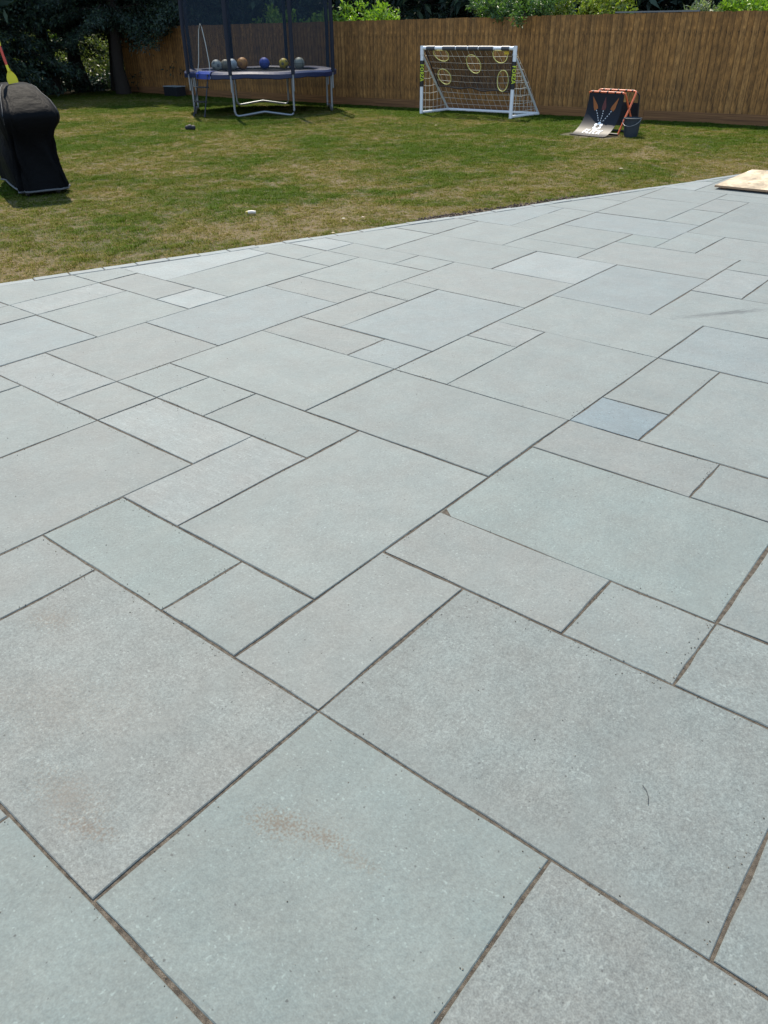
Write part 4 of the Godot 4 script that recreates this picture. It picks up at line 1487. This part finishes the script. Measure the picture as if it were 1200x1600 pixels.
	for k in 13:
		var a := PI * k / 12
		bail.append(Vector3(-0.02 - 0.115 * sin(a), 0.245 - 0.09 * sin(a) , 0.137 * cos(a)))
	tube(st, bail, 0.0035, 6)
	part("handle", st.commit(), mat(lin(0.3, 0.31, 0.32), 0.4, 0.6), b)


# ---------------------------------------------------------------- covered barbecue
func build_barbecue() -> void:
	var A := Vector3(3.24, LAWN, -7.09)
	var Sd := Vector3(0.945, 0, 0.326)
	var L := Vector3(0.326, 0, -0.945)
	var t := thing("covered_barbecue", "barbecue under a draped black weatherproof cover at the left", "barbecue", A)
	# rings of (height, start along the length, end, start across, end across, roundness, fold depth)
	var rings := [[0.05, -0.02, 1.15, -0.035, 0.455, 0.08, 0.020], [0.09, -0.022, 1.15, -0.036, 0.45, 0.08, 0.028], [0.18, -0.008, 1.14, -0.027, 0.425, 0.09, 0.038], [0.28, 0.0, 1.13, -0.02, 0.405, 0.10, 0.044], [0.38, 0.005, 1.12, -0.018, 0.395, 0.10, 0.038], [0.47, 0.0, 1.12, -0.02, 0.395, 0.10, 0.034], [0.54, -0.03, 1.13, -0.028, 0.41, 0.09, 0.026], [0.60, -0.075, 1.15, -0.042, 0.44, 0.08, 0.016], [0.66, -0.11, 1.19, -0.055, 0.485, 0.09, 0.012], [0.71, -0.135, 1.21, -0.062, 0.495, 0.09, 0.008], [0.745, -0.13, 1.22, -0.06, 0.495, 0.09, 0.006], [0.785, -0.085, 1.19, -0.045, 0.485, 0.09, 0.006], [0.85, 0.01, 1.12, -0.02, 0.46, 0.09, 0.008], [0.91, 0.11, 1.02, 0.005, 0.41, 0.07, 0.005], [0.955, 0.19, 0.95, 0.03, 0.38, 0.08, 0.004], [0.975, 0.235, 0.91, 0.06, 0.345, 0.10, 0.002]]
	var per := 96
	var pts := []
	var f := FastNoiseLite.new()
	f.seed = 3
	f.frequency = 1.0
	for q in rings:
		var ring := []
		for k in per:
			# walk round a rounded rectangle
			var a := TAU * k / per
			var cx: float = (q[1] + q[2]) / 2
			var cy: float = (q[3] + q[4]) / 2
			var hx: float = (q[2] - q[1]) / 2
			var hy: float = (q[4] - q[3]) / 2
			var c := cos(a)
			var s := sin(a)
			var e = 0.16 + q[5] * 1.2
			var px: float = hx * signf(c) * pow(absf(c), e)
			var py: float = hy * signf(s) * pow(absf(s), e)
			var fw := sin(a * 11.0 + 0.8 + q[0] * 2.2 + 1.5 * f.get_noise_2d(a * 1.3, q[0] * 1.5))
			var fold: float = q[6] * (signf(fw) * pow(absf(fw), 1.6) * 0.8 + f.get_noise_2d(cos(a) * 3.0 + 7.0, sin(a) * 3.0 + q[0] * 2.5) * 1.9)
			fold += 0.011 * f.get_noise_2d(cos(a) * 5.0, sin(a) * 5.0 + q[0] * 7.0)
			var d := Vector2(px / hx, py / hy).normalized() * fold
			var sag: float = 0.012 * f.get_noise_2d(a * 1.4, q[0] * 5.0 + 9.0)
			ring.append(L * (cx + px + d.x) + Sd * (cy + py + d.y) + Vector3.UP * (q[0] + sag))
		pts.append(ring)
	# cloth
	var st := start()
	var mid := (L * 0.585 + Sd * 0.195)
	for i in rings.size() - 1:
		for k in per:
			var l := (k + 1) % per
			var a: Vector3 = pts[i][k]
			var b: Vector3 = pts[i][l]
			var c: Vector3 = pts[i + 1][l]
			var d: Vector3 = pts[i + 1][k]
			var ua := Vector2(k / 12.0, rings[i][0] * 2.0)
			var ub := Vector2((k + 1) / 12.0, rings[i][0] * 2.0)
			var uc := Vector2((k + 1) / 12.0, rings[i + 1][0] * 2.0)
			var ud := Vector2(k / 12.0, rings[i + 1][0] * 2.0)
			st.set_smooth_group(0)
			for w in [[a, ua], [b, ub], [c, uc], [a, ua], [c, uc], [d, ud]]:
				st.set_uv(w[1])
				st.add_vertex(w[0])
	var top: Array = pts[rings.size() - 1]
	var peak := Vector3.ZERO
	for p in top:
		peak += p
	peak = peak / per + Vector3.UP * 0.004
	for k in per:
		for w in [[top[k], Vector2(k / 12.0, 2)], [top[(k + 1) % per], Vector2((k + 1) / 12.0, 2)], [peak, Vector2(k / 12.0, 2.2)]]:
			st.set_uv(w[1])
			st.add_vertex(w[0])
	st.index()
	st.generate_normals()
	st.generate_tangents()
	var cloth := mat(lin(0.0045, 0.005, 0.006), 0.62)
	cloth.metallic_specular = 0.15
	var w1 := noise_bytes(512, 77, 0.012, 4)
	var w2 := noise_bytes(512, 78, 0.3, 1)
	var hb := PackedByteArray()
	hb.resize(512 * 512 * 3)
	for i in 512 * 512:
		var k := clampi(int(128 + 0.9 * (w1[i] - 128) + 0.08 * (w2[i] - 128)), 0, 255)
		hb[i * 3] = k
		hb[i * 3 + 1] = k
		hb[i * 3 + 2] = k
	var hm := picture(hb, 512, 512)
	hm.bump_map_to_normal_map(4.5)
	cloth.normal_enabled = true
	cloth.normal_texture = tex(hm)
	cloth.normal_scale = 1.0
	cloth.cull_mode = BaseMaterial3D.CULL_DISABLED
	part("cover", st.commit(), cloth, t)
	# grey hem tape and the wheels and legs under it
	st = start()
	var hem := []
	for p in pts[0]:
		hem.append(p)
	tube(st, hem, 0.011, 6, true)
	part("hem", st.commit(), mat(lin(0.075, 0.08, 0.085), 0.6), t)
	# stitched seams along the hood's edges
	var seam := mat(lin(0.03, 0.032, 0.036), 0.6)
	for k in [36, 60]:
		st = start()
		var line := []
		for i in range(8, rings.size()):
			var p: Vector3 = pts[i][k]
			line.append(p + Vector3.UP * 0.002)
		tube(st, line, 0.0045, 6)
		part("seam", st.commit(), seam, t)
	var metal := mat(lin(0.03, 0.03, 0.032), 0.5, 0.3)
	st = start()
	box(st, L * 0.56 + Sd * 0.19 + Vector3.UP * 0.06, Vector3(0.33, 0.06, 1.05), Basis(Sd, Vector3.UP, -L))
	part("base", st.commit(), metal, t)
	for c in [[0.06, 0.04], [0.06, 0.34], [1.06, 0.04], [1.06, 0.34]]:
		st = start()
		var p: Vector3 = L * c[0] + Sd * c[1]
		tube(st, [p + Vector3.UP * 0.03 - Sd * 0.015, p + Vector3.UP * 0.03 + Sd * 0.015], 0.03, 12)
		part("castor", st.commit(), metal, t)

	# toy spade standing on the cover
	var sp := thing("toy_spade", "yellow and red plastic toy spade standing on the covered barbecue", "toy spade", Vector3(3.555, LAWN + 0.985, -7.40))
	var lean := Basis(Vector3(0.635, 0, 0.772), 0.0) * Basis(Vector3(0.772, 0, -0.635), -0.16)
	sp.basis = lean
	var right := Vector3(0.635, 0, 0.772)
	var ahead := Vector3(0.772, 0, -0.635)
	var yellow := mat(lin(0.62, 0.55, 0.02), 0.4)
	st = start()
	# blade: a shallow dished plate with rounded shoulders
	var outline := [[0.0, 0.050], [0.03, 0.053], [0.06, 0.047], [0.085, 0.033], [0.105, 0.017], [0.13, 0.013]]
	for i in outline.size() - 1:
		for s in [-1.0, 1.0]:
			for k in 4:
				var u0 := -1.0 + k * 0.5
				var u1 := u0 + 0.5
				var v := []
				for c in [[i, u0], [i, u1], [i + 1, u1], [i + 1, u0]]:
					var hw: float = outline[c[0]][1]
					v.append(Vector3.UP * outline[c[0]][0] + right * hw * c[1] + ahead * (0.010 * c[1] * c[1] + 0.003 * s))
				quad(st, v[0], v[1], v[2], v[3], ahead * s)
	part("blade", st.commit(), yellow, sp)
	st = start()
	tube(st, [Vector3.UP * 0.10, Vector3.UP * 0.16], [0.013, 0.0125], 10)
	part("socket", st.commit(), yellow, sp)
	st = start()
	tube(st, [Vector3.UP * 0.16, Vector3.UP * 0.325], 0.0125, 10)
	part("shaft", st.commit(), mat(lin(0.5, 0.05, 0.03), 0.4), sp)
	st = start()
	tube(st, [Vector3.UP * 0.32, Vector3.UP * 0.345, Vector3.UP * 0.385, Vector3.UP * 0.41, Vector3.UP * 0.425], [0.015, 0.019, 0.017, 0.013, 0.007], 10)
	part("grip", st.commit(), yellow, sp)


# ---------------------------------------------------------------- small things
func build_small_things() -> void:
	# plywood sheet lying on battens
	var A := Vector3(7.52, 0, -1.72)
	var p := thing("plywood_sheet", "pale plywood sheet lying on the patio at the right", "plywood", A, 0.02)
	var ply := mat(lin(0.85, 0.70, 0.50), 0.65)
	ply.albedo_texture = wood_texture(512, 256, false, 110)
	ply.uv1_scale = Vector3(1, 1, 1)
	var st := start()
	quad(st, Vector3(0, 0.038, 0), Vector3(1.22, 0.038, 0), Vector3(1.22, 0.038, 1.6), Vector3(0, 0.038, 1.6), Vector3.UP, Vector2(0, 0), Vector2(0, 1), Vector2(1, 1), Vector2(1, 0))
	part("top_veneer", st.commit(), ply, p)
	for k in 5:
		st = start()
		box(st, Vector3(0.61, 0.0362 - 0.0036 * k, 0.8), Vector3(1.22 - 0.002 * (k % 2), 0.0034, 1.6 - 0.002 * (k % 2)))
		part("ply_layer", st.commit(), mat(lin(0.42, 0.27, 0.16) if k % 2 == 0 else lin(0.26, 0.155, 0.09), 0.85), p)
	st = start()
	tube(st, [Vector3(0.30, 0.0379, 0.24), Vector3(0.30, 0.0386, 0.24)], 0.016, 12)
	part("knot", st.commit(), mat(lin(0.16, 0.09, 0.05), 0.8), p)
	for z in [0.08, 0.8, 1.5]:
		st = start()
		box(st, Vector3(0.61, 0.0096, z), Vector3(1.16, 0.0172, 0.05))
		part("batten", st.commit(), mat(lin(0.12, 0.07, 0.04), 0.9), p)

	# planter by the fence
	var pl := thing("planter_box", "low dark planter box with pale rim by the fence, left of trampoline", "planter", Vector3(13.02, LAWN, -17.25), 0.02)
	st = start()
	for s in [[Vector3(0, 0.11, -0.24), Vector3(0.24, 0.22, 0.02)], [Vector3(0, 0.11, 0.24), Vector3(0.24, 0.22, 0.02)], [Vector3(-0.13, 0.11, 0), Vector3(0.02, 0.22, 0.5)], [Vector3(0.13, 0.11, 0), Vector3(0.02, 0.22, 0.5)]]:
		box(st, s[0], s[1])
	part("box", st.commit(), mat(lin(0.006, 0.008, 0.012), 0.6), pl)
	st = start()
	for s in [[Vector3(0, 0.228, -0.245), Vector3(0.29, 0.014, 0.035)], [Vector3(0, 0.228, 0.245), Vector3(0.29, 0.014, 0.035)], [Vector3(-0.133, 0.228, 0), Vector3(0.03, 0.0135, 0.455)], [Vector3(0.133, 0.228, 0), Vector3(0.03, 0.0135, 0.455)]]:
		box(st, s[0], s[1])
	part("rim", st.commit(), mat(lin(0.28, 0.33, 0.36), 0.5), pl)
	st = start()
	box(st, Vector3(0, 0.16, 0), Vector3(0.235, 0.02, 0.455))
	part("compost", st.commit(), mat(lin(0.03, 0.022, 0.016), 0.95), pl)

	# a dark shoe-shaped dog toy and other bits on the grass
	var toy := start()
	var dark := mat(lin(0.01, 0.01, 0.014), 0.7)
	for q in [[Vector3(0, 0.045, 0), 0.048], [Vector3(0.035, 0.04, 0.045), 0.04], [Vector3(-0.02, 0.04, -0.045), 0.036]]:
		ball(toy, q[0], q[1], 14)
	var dt := part("dog_toy", toy.commit(), dark)
	dt.position = Vector3(8.17, LAWN, -10.63)
	tag(dt, "small dark lumpy toy lying on the lawn before the trampoline ladder", "toy")

	var tb := thing("plastic_tube", "short white plastic tube with yellow end lying in the grass", "tube", Vector3(4.02, LAWN + 0.024, -4.60))
	tb.scale = Vector3.ONE * 0.76
	st = start()
	tube(st, [Vector3(-0.03, 0.0, -0.035), Vector3(0.0, 0.004, 0.0), Vector3(0.03, 0.0, 0.032)], [0.019, 0.020, 0.017], 14)
	part("body", st.commit(), mat(lin(0.55, 0.50, 0.44), 0.5), tb)
	st = start()
	tube(st, [Vector3(-0.047, -0.002, -0.055), Vector3(-0.03, 0.0, -0.035)], [0.011, 0.0195], 14)
	part("end_cap", st.commit(), mat(lin(0.42, 0.33, 0.05), 0.5), tb)

	var chips := [[6.22, -8.21, 0.035, lin(0.62, 0.30, 0.24), "chip", "pinkish chip lying on the lawn beyond the white tube", "debris"],
		[10.03, -2.82, 0.05, lin(0.16, 0.045, 0.03), "fallen_leaf", "dark red brown fallen leaf on the lawn left of the plywood", "leaf"],
		[4.30, -3.76, 0.028, lin(0.62, 0.58, 0.50), "fallen_leaf", "pale dry leaf by the patio edging, left of a pinkish one", "leaf"],
		[4.44, -3.66, 0.03, lin(0.60, 0.46, 0.36), "fallen_leaf", "pinkish dry leaf by the patio edging, right of a pale one", "leaf"],
		[3.84, -3.46, 0.026, lin(0.55, 0.45, 0.28), "fallen_leaf", "curled straw coloured leaf standing against the patio edging", "leaf"],
		[8.27, -3.05, 0.035, lin(0.58, 0.52, 0.40), "fallen_leaf", "pale dry leaf on the lawn in front of the bucket", "leaf"],
		[10.86, -7.55, 0.05, lin(0.56, 0.48, 0.30), "fallen_leaf", "straw coloured leaf on the lawn before the goal", "leaf"]]
	for c in chips:
		var b := Leaves.new()
		var s: float = c[2]
		for k in 3:
			var a := 0.8 + k * 0.5
			var d := Vector3(cos(a), 0.25, sin(a)).normalized()
			b.add(Vector3(-cos(a) * s * 0.5, 0, -sin(a) * s * 0.5), d, d.cross(Vector3.UP).normalized(), s * 1.3, s * 0.8, Color.WHITE)
		var m := mat(c[3], 0.7)
		m.cull_mode = BaseMaterial3D.CULL_DISABLED
		var o := part(c[4], b.mesh(), m)
		o.position = Vector3(c[0], LAWN + 0.026, c[1])
		tag(o, c[5], c[6])

	var hair := start()
	tube(hair, [Vector3(0.289, 0.0022, 0.685), Vector3(0.281, 0.0026, 0.697), Vector3(0.268, 0.0025, 0.707), Vector3(0.250, 0.0022, 0.714)], 0.0006, 5)
	var ho := part("twig", hair.commit(), mat(lin(0.02, 0.02, 0.02), 0.7))
	tag(ho, "thin dark curved twig lying on the largest slab in front", "twig")
